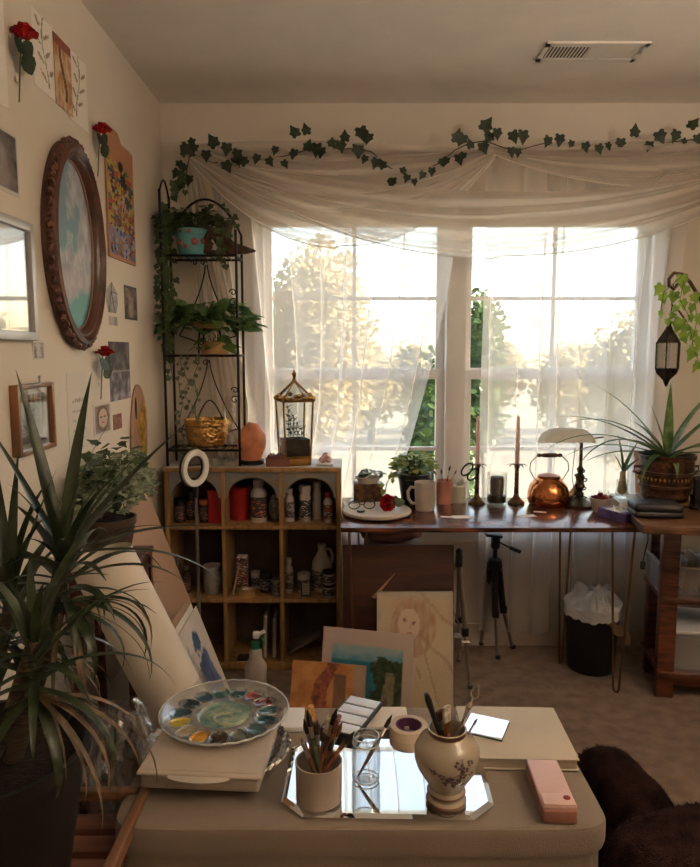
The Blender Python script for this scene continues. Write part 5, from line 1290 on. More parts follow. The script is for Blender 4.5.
# ------------------------------------------------------------------ right hand work table
A0 = Vector((1.03, 2.41, 0)); t_ = thing('work_table', 'dark red wooden table with two shelves at the right edge', 'table', A0, R(-8.9))
TT2 = .772
wtop = mat('table_plank_wood', (.19, .085, .04), .4, var=.35, vscale=5, stretch=(2, 14, 14), coat=.15)
link('table_top', MB().box((.42, .28, TT2 - .017), (.84, .56, .032), bev=.004), wtop, t_)
for x in (.185, .80):
    for y in (.30, .52): link('leg', MB().box((x, y, .37), (.065 if y < .4 else .04, .045, .736), bev=.003), darkwood, t_)
link('middle_shelf', MB().box((.48, .42, .405), (.64, .30, .022), bev=.003), darkwood, t_); link('bottom_shelf', MB().box((.48, .42, .10), (.64, .30, .022), bev=.003), darkwood, t_)
link('rail', MB().box((.49, .295, .075), (.56, .02, .05), bev=.003), darkwood, t_)
WT = t_
def wt(x, y, z=TT2): v = Matrix.Rotation(R(-8.9), 3, 'Z') @ Vector((x, y, 0)); return Vector((A0.x + v.x, A0.y + v.y, z + .0006))
# storage on shelves
film = mat_thin('storage_bin_plastic', (.93, .93, .93), .10, .1, haze=.18, hcol=(.8, .78, .75))
def bin_(label, x, y, z, w_, d_, h_, lid=False):
    t = thing('storage_bin', label, 'storage bin', wt(x, y, z), R(-8.9)); b = MB()
    b.box((0, 0, .003), (w_, d_, .004))
    for s in (-1, 1): b.box((s * w_ / 2, 0, h_ / 2), (.003, d_, h_)); b.box((0, s * d_ / 2, h_ / 2), (w_, .003, h_))
    link('tub', b, film, t)
    b = MB()
    for s in (-1, 1): b.box((s * w_ / 2, 0, h_), (.012, d_ + .012, .006)); b.box((0, s * d_ / 2, h_), (w_, .012, .006))
    link('rim', b, wplast, t)
    if lid: link('lid', MB().box((0, 0, h_ + .008), (w_ + .02, d_ + .02, .012), bev=.004), white_paper, t)
    return t
bin_('clear plastic bin of papers on the middle shelf, left one', .215 + .05, .43, .418, .20, .24, .11)
bin_('clear plastic bin of papers on the middle shelf, right one', .52, .43, .418, .24, .24, .09)
bin_('wide lidded bin with white lid on the bottom shelf', .47, .43, .113, .50, .26, .15, True)
r = random.Random(31)
for k in range(6):
    x = .235 + .026 * k; o = link('loose_paper', MB().box((0, 0, .065), (.002, .15 + .03 * r.random(), .12 + .03 * r.random())), (white_paper, paper_m, kraft)[k % 3], loc=wt(x - .01, .43, .424), rot=(0, r.uniform(.05, .3), R(-8.9 + r.uniform(-4, 4))))
    tag(o, ('leftmost white paper', 'cream sheet second from the left', 'brown card third from the left', 'white sheet fourth from the left', 'cream sheet fifth from the left', 'rightmost brown card')[k] + ' standing in the left clear bin', 'paper')
for k in range(4):
    o = link('loose_paper', MB().box((0, 0, .07), (.002, .17, .13)), (paper_m, white_paper, kraft, paper_m)[k], loc=wt(.43 + .05 * k, .43, .424), rot=(0, .35, R(-8.9 + k)))
    tag(o, ('leftmost cream sheet', 'white sheet', 'brown card', 'rightmost cream sheet')[k] + ' leaning in the right clear bin', 'paper')
for k, x in enumerate((.665, .715)):
    lathe_thing('spray_can', ('left', 'right')[k] + ' dark can on the middle shelf at the picture edge', 'can', wt(x, .36, .418), [('body', glassdark, cyl(.022, 0, .10)), ('cap', brass, cyl(.014, .10, .125))])
t_ = thing('power_cable', 'black cable hanging from the table with a plug at its end', 'cable', wt(.05, .06, .62)); b = MB()
o0 = t_.location; c = [at(px, py, Y=2.47) - o0 for px, py in ((648, 532), (648, 540), (645, 552), (643, 562))]
link('cord', MB().tube([c[0] + Vector((0, .0, .0))] + c[1:], .0025, 6), black_m, t_); link('plug', MB().box(c[3] + Vector((0, 0, -.012)), (.016, .014, .03), bev=.003), black_m, t_)

# on the table top
t_ = thing('cutting_board', 'thin tan wooden board under the big brown pot', 'board', wt(.30, .42), R(-8.9)); link('board', MB().box((0, 0, .006), (.40, .22, .011), bev=.003), midwood, t_); link('edge_band', MB().box((0, -.111, .006), (.39, .003, .009)), stem_m, t_)
bz = TT2 + .0125
rel = mat('dark_brown_relief', (.11, .045, .022), .35, .35, var=.4, vscale=25, bump=.7, bscale=60)
P_ = wt(.325, .42, bz); P_.x = 315 * mpp(P_.y, .8)
pr = [(0, 0), (.078, 0), (.086, .006), (.098, .05), (.100, .056), (.106, .058), (.106, .066), (.101, .068), (.104, .11), (.110, .112), (.110, .120), (.104, .122), (.102, .165), (.108, .168), (.110, .185), (.102, .185), (.094, .02), (0, .02)]
t_ = planter('potted_spider_plant', 'arching strap leaf plant in a large dark brown relief pot', 'plant', P_, pr, rel, soil=(.098, .168), n=48)
for s in (-1, 1): link('handle', MB().tube([(s * .104, 0, .135), (s * .128, 0, .135), (s * .132, 0, .115), (s * .104, 0, .105)], .006, 8), rel, t_)
b = MB(); r = random.Random(6)
for k in range(40): a = 2 * PI * k / 40; b.ball((.1035 * math.cos(a), .1035 * math.sin(a), .09), (.004, .004, .010), 1)
o = link('relief_beading', b, brass, t_); o['kind'] = 'stuff'
strap = mat_leaf('strap_leaf', (.16, .24, .07), (.045, .10, .03), rough=.35, tl=.3)
b = MB()
for (a, el, Lf, w_, dr) in ((2.0, .35, .34, .026, .8), (3.15, .75, .46, .026, 1.2), (1.2, 1.52, .30, .028, .05), (2.6, 1.28, .24, .022, .12), (2.9, .98, .42, .022, .55), (3.2, .62, .50, .022, .75), (3.3, .35, .46, .018, .9), (3.05, .5, .52, .02, 1.3), (3.5, .55, .48, .018, 1.6), (.2, .75, .34, .022, .2), (-.2, .45, .36, .024, .35), (.5, .95, .34, .022, .4), (-.3, .3, .30, .022, 1.2), (-.9, .6, .28, .022, 1.5), (.1, 1.1, .28, .02, .3), (3.9, .3, .26, .02, 1.7), (4.6, .3, .17, .022, 2.2), (3.4, .25, .38, .018, .7), (2.2, .9, .22, .02, .6)):
    b.blade((0, 0, .17), a, el, Lf, w_ * 1.35, dr, 16)
link('leaves', b, strap, t_, recalc=False)
q = wt(.27, .49); t_ = planter('small_pot', 'small orange clay pot behind the big brown pot', 'pot', Vector((293.5 * mpp(2.98, .85), 2.98, TT2 + .0006)), [(0, 0), (.03, 0), (.040, .15), (.044, .152), (.044, .175), (.038, .175), (.03, .01), (0, .01)], mat('terracotta', (.50, .24, .11), .7), soil=(.037, .16))
q = Vector((272 * mpp(2.86, .8), 2.86, TT2 + .0008)); t_ = thing('bulb_vase', 'sprouting bulb in a clear glass vase left of the big pot', 'vase', q)
link('glass', MB().lathe([(0, 0), (.024, 0), (.028, .02), (.022, .045), (.026, .075), (.0245, .075), (.0205, .045), (.026, .02), (.022, .004), (0, .004)], 24), glass_m, t_)
link('bulb', MB().lathe([(0, .012), (.016, .02), (.021, .035), (.016, .055), (.012, .085), (.011, .11), (0, .115)], 18), mat('bulb_skin', (.55, .50, .26), .5, var=.2), t_)
b = MB()
for a, el, Lf, dr in ((.4, 1.15, .15, .3), (3.3, 1.45, .17, .2), (2.6, 1.2, .10, .3), (.2, .8, .12, .5)): b.blade((0, 0, .10), a, el, Lf, .022, dr, 8)
link('leaves', b, strap, t_, recalc=False)
# black case
q = at(661, 519, Z=TT2); t_ = thing('case', 'black zipped leather case lying at the front of the right table', 'case', (q.x, q.y + .055, TT2 + .0008), R(-6))
def pill(z0, z1, w_, d_): return MB().box((0, 0, (z0 + z1) / 2), (w_, d_, z1 - z0), bev=.012)
leather = mat('black_leather', (.022, .019, .017), .38, var=.2, vscale=15, bump=.25, bscale=160)
link('lower_shell', pill(0, .026, .175, .115), leather, t_); link('upper_shell', MB().box((0, 0, .036), (.175, .115, .034), bev=.014), leather, t_); link('zip', MB().box((0, 0, .0215), (.168, .108, .003)), mat('zip_grey', (.10, .09, .08), .5), t_)
t2 = wt(.36, .05)
lathe_thing('glass_candle', 'small clear glass votive left of the bulb vase', 'candle', Vector((254 * mpp(2.95, .8), 2.95, DZ + .0006)), [('wax', mat('white_wax'), cyl(.018, .003, .025)), ('glass', glass_m, [(0, 0), (.02, 0), (.024, .05), (.0225, .05), (.0185, .003), (0, .003)])])
# cat figurine
q = Vector((350 * mpp(2.66, .82) - .003, 2.66, TT2 + .0008)); t_ = thing('cat_figurine', 'black sitting cat figurine at the right picture edge', 'figurine', q, R(20))
me = bpy.data.meshes.new('body'); bmc = bmesh.new(); lay = bmc.verts.layers.skin.verify()
nodes = [((.012, 0, .022), .034), ((.004, 0, .055), .028), ((-.004, 0, .085), .019), ((-.010, 0, .104), .014), ((-.016, 0, .122), .0185), ((-.034, 0, .118), .008), ((-.022, .014, .010), .009), ((-.022, -.014, .010), .009), ((-.034, .014, .006), .008), ((-.034, -.014, .006), .008), ((.045, .01, .012), .007), ((.055, .03, .010), .005), ((.035, .05, .010), .004)]
vs = [bmc.verts.new(c) for c, _ in nodes]
for a, c in ((0, 1), (1, 2), (2, 3), (3, 4), (4, 5), (2, 6), (2, 7), (6, 8), (7, 9), (0, 10), (10, 11), (11, 12)): bmc.edges.new((vs[a], vs[c]))
for v, (c, rr) in zip(vs, nodes): v[lay].radius = (rr, rr)
vs[0][lay].use_root = True
bmc.to_mesh(me); bmc.free(); o = bpy.data.objects.new('body', me); C.objects.link(o); o.parent = t_; me.materials.append(black_m)
o.modifiers.new('s', 'SKIN').use_smooth_shade = True; o.modifiers.new('d', 'SUBSURF').levels = 2
for s in (-1, 1): link('ear', MB().lathe([(.008, 0), (.004, .009), (0, .018)], 8, c=(-.010, s * .011, .134)), black_m, t_)
for s in (-1, 1): link('eye', MB().ball((-.030, s * .008, .126), (.003, .003, .003), 1), brass, t_)

# ------------------------------------------------------------------ hanging lantern, hook and lime ivy
YH = 2.28
t_ = thing('plant_hook', 'curved brown metal shepherd hook entering at the right edge', 'hook', (1.46, 2.10, 0)); o0 = t_.location
hk = [Vector((0, 0, 0)), Vector((0, 0, .7)), Vector((0, .02, 1.2))] + [at(x, y, Y=YH) - o0 for x, y in ((722, 330), (700, 299), (690, 282), (682, 274), (674, 273), (669, 279), (669, 286), (674, 289), (678, 284))]
link('pole', MB().tube(hk, .0058, 8), mat('brown_iron', (.09, .055, .035), .4, .7), t_)
link('foot_plate', MB().box((0, 0, .004), (.16, .16, .007), bev=.002), MATS['brown_iron'], t_)
b = MB(); b.tube([at(x, y, Y=YH) - o0 for x, y in ((673, 289), (672, 297), (672, 305), (679, 311), (684, 318))], .003, 6); link('branch', b, MATS['brown_iron'], t_)
top = at(672, 321, Y=YH); k = mpp(YH, 1.4); t_ = thing('hanging_lantern', 'pointed glass and metal lantern hanging at the right edge', 'lantern', (top.x - .008, YH, top.z))
lm = mat('lantern_metal', (.05, .035, .025), .45, .7, var=.4, vscale=60, bump=.5, bscale=150); n6 = 6
link('cap', MB().lathe([(0, .002), (.008, 0), (.007, -.014), (.014, -.028), (.034, -.058), (.040, -.070), (.036, -.070), (0, -.05)], n6), lm, t_)
link('bottom_cone', MB().lathe([(0, -.150), (.036, -.150), (.040, -.152), (.034, -.168), (.012, -.190), (.009, -.198), (.004, -.210), (0, -.212)], n6), lm, t_)
for i in range(n6):
    a = 2 * PI * i / n6; link('corner_bar', MB().tube([(math.cos(a) * .038, math.sin(a) * .038, -.068), (math.cos(a) * .037, math.sin(a) * .037, -.152)], .0024, 4), lm, t_)
link('glass', MB().lathe([(.036, -.07), (.035, -.15)], n6), mat_thin('ribbed_glass', (.8, .78, .7), .12, .1, haze=.15), t_, recalc=False)
link('hanging_chain', MB().tube([(0, 0, 0), (.006, 0, .05), (.008, 0, .085), (.006, 0, .115)], .0016, 5), lm, t_)
t_ = thing('trailing_ivy', 'lime green ivy trailing from the curved hook', 'plant', at(684, 300, Y=YH)); o0 = t_.location; bl, bs = MB(), MB()
ivp = [(682,278,10),(662,288,9),(662,297,8),(675,295,9),(682,303,8),(693,297,8),(692,307,8),(660,314,6),(667,322,6),(674,316,6),(681,322,11),(682,336,9),(694,333,8),(694,350,12),(698,365,9),(689,329,6),(686,327,8),(677,309,6),(687,289,7),(697,318,8),(700,340,9),(690,318,6),(703,355,9)]
for x, y, s_ in ivp:
    q = at(x, y - 3, Y=YH - rnd.uniform(0, .05)) - o0; bl.leaf('ivy', q, (rnd.uniform(-.7, .7), 0, -1), (rnd.uniform(-.5, .5), -1, rnd.uniform(-.2, .4)), s_ * mpp(YH, 1.5) * 1.35, w=.95)
for seq in (((682, 276), (672, 285), (664, 292), (661, 310)), ((684, 280), (680, 300), (690, 318), (682, 334)), ((694, 292), (697, 320), (692, 345), (699, 362)), ((672, 312), (680, 318), (690, 328), (694, 350))):
    bs.tube([at(x, y, Y=YH - .02) - o0 for x, y in seq], .0012, 4)
link('leaves', bl, leaflight, t_, recalc=False); link('stems', bs, gstem, t_)

# ------------------------------------------------------------------ plush chair, right foreground
plush = mat('dark_brown_plush', (.045, .018, .014), 1., var=.35, vscale=18, bump=1., bscale=300, spec=.1)
def rbox(cx, cy, cz, sx, sy, sz, rot=0, e=3.4, fur=1600, seed=1):
    b = MB(); r = random.Random(seed); E_ = Matrix.Rotation(rot, 3, 'Z')
    def P(d, k=1):
        q = (abs(d.x) ** e + abs(d.y) ** e + abs(d.z) ** e) ** (-1 / e); n = 1 + .03 * noise.noise(d * 3 + Vector((seed, 0, 0))) + .012 * noise.noise(d * 14)
        return E_ @ Vector((d.x * sx, d.y * sy, d.z * sz)) * q * n * k + Vector((cx, cy, cz))
    o = bmesh.ops.create_icosphere(b.bm, subdivisions=5, radius=1)
    for v in o['verts']: v.co = P(v.co.normalized())
    for _ in range(fur):
        d = Vector((r.gauss(0, 1), r.gauss(0, 1), r.gauss(0, 1) + .5)).normalized(); p = P(d); n = (p - Vector((cx, cy, cz))).normalized(); t = (n + Vector((r.uniform(-.8, .8), r.uniform(-.8, .8), -.3))).normalized()
        s = n.orthogonal().normalized() * .0012; L2 = r.uniform(.006, .012)
        a, c, e_ = b.bm.verts.new(p - s), b.bm.verts.new(p + s), b.bm.verts.new(p + t * L2); b.bm.faces.new((a, c, e_))
    return b
t_ = thing('plush_chair', 'dark brown fluffy plush chair right of the tote table', 'chair', (.78, 1.35, 0))
link('seat_cushion', rbox(.0, -.13, .315, .27, .20, .14, .15, seed=3, fur=5000), plush, t_, recalc=False)
link('arm', rbox(-.135, .17, .255, .078, .18, .165, .16, seed=5, fur=3500, e=3), plush, t_, recalc=False)
link('base', rbox(.02, -.02, .13, .24, .26, .125, .1, seed=7, fur=800), plush, t_, recalc=False)

# ------------------------------------------------------------------ tote table with cloth, foreground
TX0, TX1, TY0, TY1, TZ_ = -.448, .488, 1.19, 1.635, .51
tcx, tcy = (TX0 + TX1) / 2, (TY0 + TY1) / 2; thw, thd = (TX1 - TX0) / 2, (TY1 - TY0) / 2
t_ = thing('storage_tote', 'large storage tote under the beige cloth', 'tote', (tcx, tcy, 0))
link('tub', MB().box((0, 0, .23), (2 * thw - .12, 2 * thd - .10, .455), bev=.02), wplast, t_); link('lid', MB().box((0, 0, TZ_ - .03), (2 * thw - .05, 2 * thd - .05, .05), bev=.012), wplast, t_)
def cloth(u, v):
    a = u * 2 * PI; e = .16
    cx = math.copysign(abs(math.cos(a)) ** e, math.cos(a)); cy = math.copysign(abs(math.sin(a)) ** e, math.sin(a))
    keys = [(0, 0, 0), (.25, .55, 0), (.45, .97, 0), (.50, .992, -.003), (.55, 1.0, -.012), (.62, 1.0, -.045), (.67, .994, -.056), (.72, .975, -.068), (1., .985, -.495)]
    for (v0, r0, z0), (v1, r1, z1) in zip(keys, keys[1:]):
        if v <= v1: q = (v - v0) / (v1 - v0); k = r0 + (r1 - r0) * q; z = z0 + (z1 - z0) * q; break
    drop = max(0, v - .7) / .3
    w_ = drop * (.006 * math.sin(a * 26 + 3 * math.sin(a * 3)) + .014 * noise.noise(Vector((cx * 5, cy * 5, v * 3)))) + .002 * noise.noise(Vector((cx * k * 6, cy * k * 6, 2)))
    sx = thw * k; sy = thd * k
    return Vector((cx * (sx + (w_ if v > .5 else 0)), cy * (sy + (w_ if v > .5 else 0)), TZ_ - .0005 + z + (.0015 * noise.noise(Vector((cx * k * 7, cy * k * 4, 0))) if v < .5 else 0)))
clm = mat('beige_linen', (.25, .195, .145), .9, var=.05, vscale=5, bump=.3, bscale=500, sheen=.1)
o = link('tablecloth', MB().grid(220, 64, cloth, closed=True), clm, loc=(tcx, tcy, 0), recalc=False); tag(o, 'beige cloth draped over the storage tote in the foreground', 'tablecloth')
T = TZ_ + .0014
def ot(px, py, z=T): return at(px, py, Z=z)
# octagonal mirror
c = ot(386, 775); mw, md, ck = .205, .137, .045
oct_ = [(-mw + ck, -md), (mw - ck, -md), (mw, -md + ck), (mw, md - ck), (mw - ck, md), (-mw + ck, md), (-mw, md - ck), (-mw, -md + ck)]
t_ = thing('mirror', 'eight sided mirror with slanted edges under the brush cup and vase', 'mirror', (c.x, c.y - .003, T), R(-1.5))
mirr = mat('mirror_silvering', (.86, .88, .90), .015, 1, var=0)
link('glass', MB().prism([(x * .95, y * .93) for x, y in oct_], .0062), mirr, t_, flat=True)
b = MB(); n8 = len(oct_)
lo = [b.bm.verts.new((x, y, .003)) for x, y in oct_]; hi = [b.bm.verts.new((x * .95, y * .93, .0062)) for x, y in oct_]; bt = [b.bm.verts.new((x, y, 0)) for x, y in oct_]
for i in range(n8): j = (i + 1) % n8; b.bm.faces.new((lo[i], lo[j], hi[j], hi[i])); b.bm.faces.new((bt[i], bt[j], lo[j], lo[i]))
link('bevelled_edge', b, mirr, t_, flat=True)
MZ = T + .0068
# brush cup
q = ot(319, 799, MZ); lathe_thing('brush_cup', 'matt beige ceramic cup crowded with paint brushes', 'cup', q, [('cup', mat('beige_stoneware', (.40, .33, .27), .55, var=.08), [(0, 0), (.040, 0), (.044, .004), (.045, .078), (.0425, .078), (.041, .006), (0, .006)]), ('rim', mat('beige_stoneware'), [(.0425, .076), (.0455, .076), (.0455, .080), (.0425, .080)])], n=40)
cup = q
specs = [((302, 712), (.42, .16, .08), (.10, .05, .03), 'leftmost brush in the cup, red brown handle tip leaning far left'), ((310, 722), (.16, .07, .035), (.06, .035, .02), 'short dark brush second from the left in the cup'), ((306, 702), (.06, .10, .06), (.03, .03, .02), 'dark green handled brush in the left of the cup'),
 ((308, 700), (.45, .2, .05), (.55, .25, .05), 'orange brush left of the middle of the cup'), ((317, 713), (.12, .06, .03), (.07, .04, .03), 'thin dark brush at the middle of the cup'), ((330, 711), (.5, .35, .22), (.5, .42, .3), 'pale wooden brush right of the middle of the cup'),
 ((339, 701), (.05, .035, .03), (.02, .015, .015), 'tall black tipped brush in the cup'), ((341, 711), (.35, .14, .07), (.16, .06, .03), 'fat red brown brush in the right of the cup'), ((345, 716), (.40, .13, .05), (.22, .09, .04), 'slim orange brown brush in the right of the cup'),
 ((352, 732), (.30, .11, .06), (.22, .08, .04), 'red brown pointed brush leaning right of the cup'), ((359, 726), (.10, .05, .03), (.02, .015, .01), 'rightmost brush in the cup with black head'), ((326, 722), (.25, .1, .05), (.08, .05, .03), 'short brush in the middle front of the cup'), ((299, 732), (.20, .09, .05), (.3, .2, .13), 'short brown brush low at the left of the cup'), ((335, 735), (.10, .07, .05), (.05, .04, .03), 'short black brush in the cup front')]
r = random.Random(77)
for k, (tp, hc, bc, lb_) in enumerate(specs):
    tip = at(tp[0], tp[1], Y=cup.y + r.uniform(-.01, .03)); foot = cup + Vector(((cup.x - tip.x) * .35, r.uniform(-.015, .015), .009))
    d = tip - foot; fl = k in (3, 7, 5)
    brush(foot, d, lb_, d.length * .88, .0056 if fl else .0046, hc, bc, .0082 if fl else .0056, d.length * .17, ferr=(silver, mat('copper_ferrule', (.5, .22, .1), .35, 1))[k % 2], flat_=fl)
# jar with brush
q = ot(366, 779, MZ); lathe_thing('mason_jar', 'clear glass mason jar with a brush standing on the mirror', 'jar', q, [('glass', glass_m, [(0, 0), (.024, 0), (.029, .006), (.030, .06), (.026, .074), (.026, .094), (.0245, .094), (.0245, .074), (.0282, .058), (.027, .008), (0, .004)]), ('screw_rim', glass_m, [(.026, .078), (.0285, .079), (.026, .082), (.0285, .085), (.026, .088), (.0275, .094), (.025, .095)])], n=36)
tt_ = [o for o in C.objects if o.name.startswith('mason_jar')][0]
for rr, zz in ((.0262, .094), (.0268, .080), (.0255, .004)): link('rim_glint', MB().tube([(rr * math.cos(2 * PI * k / 36), rr * math.sin(2 * PI * k / 36), zz) for k in range(37)], .0011, 6, cap=False), mat('glass_rim_shine', (.62, .64, .62), .08, spec=1), tt_)  # pale opaque rings stand in for glints on the jar's edges
tip = at(397, 706, Y=q.y + .02); foot = q + Vector((-.016, -.004, .008)); d = tip - foot
brush(foot, d, 'long brown brush leaning right in the glass jar', d.length * .82, .0042, (.22, .09, .045), (.03, .02, .015), .0045, d.length * .18)
# vase
q = ot(446, 801, MZ); t_ = thing('vase', 'cream ginger jar vase with brown flower painting, holding brushes', 'vase', q); t_.scale = (1, 1, .93)
vg = bpy.data.materials.new('cream_painted_glaze'); 
prv = [(0, 0), (.030, 0), (.037, .003), (.038, .010), (.034, .016), (.036, .022), (.036, .028), (.032, .034), (.034, .040), (.046, .060), (.057, .080), (.0625, .100), (.062, .118), (.053, .136), (.038, .147), (.0345, .151), (.034, .156), (.037, .161), (.034, .162), (.031, .155), (.03, .03), (0, .03)]
MATS['vase_glaze'] = None; del MATS['vase_glaze']; vgm = mat('vase_glaze', (.40, .33, .245), .18, var=.05, vscale=6, coat=.4)
link('body', MB().lathe(prv, 56), vgm, t_)
bronze_l = mat('brown_band', (.16, .07, .04), .35)
link('neck_band', MB().lathe([(.0346, .150), (.0362, .152), (.0362, .157), (.0374, .161)], 40), bronze_l, t_); link('foot_band', MB().lathe([(.0372, .002), (.0388, .004), (.0388, .009), (.0372, .011)], 40), bronze_l, t_); link('waist_band', MB().lathe([(.0362, .022), (.0372, .024), (.0372, .027), (.0362, .028)], 40), bronze_l, t_)
def rad(z):
    for (r0, z0), (r1, z1) in zip(prv[3:14], prv[4:15]):
        if z0 <= z <= z1: return r0 + (r1 - r0) * (z - z0) / max(1e-6, z1 - z0)
    return .05
b = MB(); r = random.Random(14); ink = mat('brown_ink', (.14, .08, .085), .45)
def dec(a, z, s, n=5):
    for k in range(n):
        th = k * 2 * PI / n + r.random(); a2 = a + s * .6 * math.cos(th) / .055; z2 = z + s * .6 * math.sin(th); R_ = rad(z2)
        b.ball((R_ * math.cos(a2), R_ * math.sin(a2), z2), (s * .42, s * .42, s * .34), 1)
for a, z, s in ((-1.35, .118, .009), (-1.15, .108, .008), (-.95, .118, .007), (-1.6, .088, .009), (-1.85, .094, .007), (-2.1, .10, .006), (-1.35, .082, .008), (-1.2, .095, .008), (-1.45, .070, .006), (-1.75, .076, .006), (-1.1, .07, .005), (-.9, .095, .006)): dec(a, z, s)
for seq in (((-2.25, .105), (-1.95, .098), (-1.6, .09), (-1.3, .10), (-1., .12)), ((-1.6, .09), (-1.5, .075), (-1.35, .06)), ((-1.3, .1), (-1.25, .115), (-1.2, .128))):
    b.tube([(rad(z) * math.cos(a), rad(z) * math.sin(a), z) for a, z in seq], .0012, 5)
o = link('flower_painting', b, ink, t_); o['kind'] = 'stuff'
vq = q
def into_vase(px, py, dy=.0, off=(0, 0)): tp = at(px, py, Y=vq.y + dy); ft = vq + Vector((off[0], off[1], .055)); return ft, tp - ft
ft, d = into_vase(476, 690, .02, (-.012, 0)); brush(ft, d, 'long fan brush with pale looped head leaning right in the vase', d.length * .92, .003, (.30, .22, .17), (.45, .36, .28), .006, .014)
t_ = thing('wire_whisk', 'pale looped wire tip beside the fan brush in the vase', 'whisk', ft + Vector((.004, .008, 0)), d.to_track_quat('Z', 'Y').to_euler())
L2 = d.length; link('handle', MB().tube([(0, 0, .02), (0, 0, L2 * .88)], .0018, 6), silver, t_)
link('loop', MB().tube([(.011 * math.sin(a), .003 * math.sin(2 * a), L2 * .88 + .014 - .014 * math.cos(a)) for a in [2 * PI * k / 14 for k in range(15)]], .0016, 5), mat('pale_wire', (.5, .42, .34), .5), t_)
ft, d = into_vase(483, 709, .01, (-.008, -.006)); brush(ft, d, 'thin pale brush leaning lowest right in the vase', d.length * .9, .0025, (.32, .22, .15), (.2, .15, .1), .0025, .014)
ft, d = into_vase(446, 699, .01, (.004, .004)); brush(ft, d, 'wide flat brush with white tipped bristles in the vase', d.length * .80, .006, (.30, .13, .05), (.55, .48, .38), .0065, d.length * .22, flat_=True, ferr=mat('copper_ferrule'))
ft, d = into_vase(438, 702, .02, (.0, .008)); brush(ft, d, 'brown flat brush left of the white tipped brush in the vase', d.length * .85, .005, (.10, .05, .03), (.16, .07, .03), .0055, d.length * .15, flat_=True)
ft, d = into_vase(426, 693, .0, (.012, .002)); t_ = thing('palette_knife', 'black rounded handle tool leaning left in the vase', 'palette knife', ft, d.to_track_quat('Z', 'Y').to_euler()); L2 = d.length
link('handle', MB().lathe([(0, L2 * .42), (.005, L2 * .43), (.006, L2 * .55), (.0085, L2 * .8), (.0095, L2 * .92), (.006, L2 * .99), (0, L2)], 16, sx=1, sy=.7), black_m, t_); link('blade', MB().box((0, 0, L2 * .22), (.008, .0015, L2 * .42)), silver, t_)
# tape
q = ot(409.5, 741); lathe_thing('masking_tape', 'roll of cream masking tape with purple core behind the mirror', 'tape', (q.x, q.y + .02, T), [('tape', mat('masking_tape_cream', (.55, .42, .29), .6, var=.05), [(.030, 0), (.043, 0), (.044, .002), (.044, .026), (.043, .028), (.030, .028), (.030, 0)]), ('core', mat('purple_core', (.12, .035, .10), .5), [(.0275, 0), (.0302, 0), (.0302, .0285), (.0275, .0285), (.0275, 0)])], n=44)
# big book / album
t_ = thing('album', 'large cream covered album at the right end of the cloth', 'album', (.365, 1.475, T), R(-2)); w_, d_ = .232, .215
cov = mat('album_cover', (.50, .43, .33), .6, var=.04)
link('front_cover', MB().box((0, 0, .0245), (w_, d_, .003), bev=.001), cov, t_); link('back_cover', MB().box((0, 0, .0016), (w_, d_, .003), bev=.001), cov, t_); link('page_block', MB().box((0, .0, .013), (w_ - .008, d_ - .008, .0195)), mat('page_edges', (.42, .34, .25), .8, var=.1, vscale=6, stretch=(1, 1, 40)), t_)
BT = T + .0265
q = ot(486, 728, BT); t_ = thing('mirror_tile', 'small square mirror with green edge on the cream album', 'mirror', (q.x, q.y, BT + .0005), R(-24))
link('glass', MB().box((0, 0, .003), (.088, .082, .005)), mirr, t_, flat=True); link('backing', MB().box((0, 0, .001), (.09, .084, .002)), mat('glass_edge', (.03, .12, .10), .2), t_)
# watercolour set
t_ = thing('watercolour_box', 'black watercolour box with four pale lid panels behind the cup', 'paint set', (.0, 0, 0)); q = ot(350, 716, T + .02); t_.location = (q.x, q.y, T); t_.rotation_euler = (0, 0, R(-24)); t_.scale = (1.12, 1.08, 1)
for s, z in ((0, .0065), (.004, .0175)): link('tray', MB().box((s, s, z), (.080, .155, .010), bev=.002), black_m, t_)
pal = mat('pale_enamel', (.62, .63, .66), .12, var=.02)
for k in range(4): link('lid_panel', MB().box((.004, .004 - .0575 + k * .0383, .0228), (.070, .033, .003), bev=.001), pal, t_)
tag(link('paper_pad', MB().box((0, 0, .006), (.05, .09, .012), bev=.001), white_paper, loc=(ot(294, 716).x, 1.56, T)), 'white paper pad left of the watercolour box', 'paper pad')
tag(link('paper_pad', MB().box((0, 0, .0045), (.10, .09, .008), bev=.001), paper_m, loc=(ot(386, 715).x, 1.57, T)), 'thin cream pad right of the watercolour box', 'paper pad')
# pink case
t_ = thing('soap_case', 'pink rectangular case with round red stud at the front right', 'case', (ot(549, 800).x + .003, 1.275, T), R(-2)); pk = mat('pink_plastic', (.66, .43, .37), .4, var=.06)
link('base', MB().box((0, 0, .014), (.064, .150, .028), bev=.004), mat('brown_pink_plastic', (.30, .13, .09), .4), t_); link('lid', MB().box((0, .002, .031), (.064, .148, .010), bev=.004), pk, t_); link('flap', MB().box((0, -.055, .0365), (.058, .034, .003), bev=.001), mat('pale_pink', (.66, .44, .38), .4), t_); link('stud', MB().ball((.017, -.053, .039), (.007, .006, .004), 2), mat('red_stud', (.35, .05, .035), .3), t_)
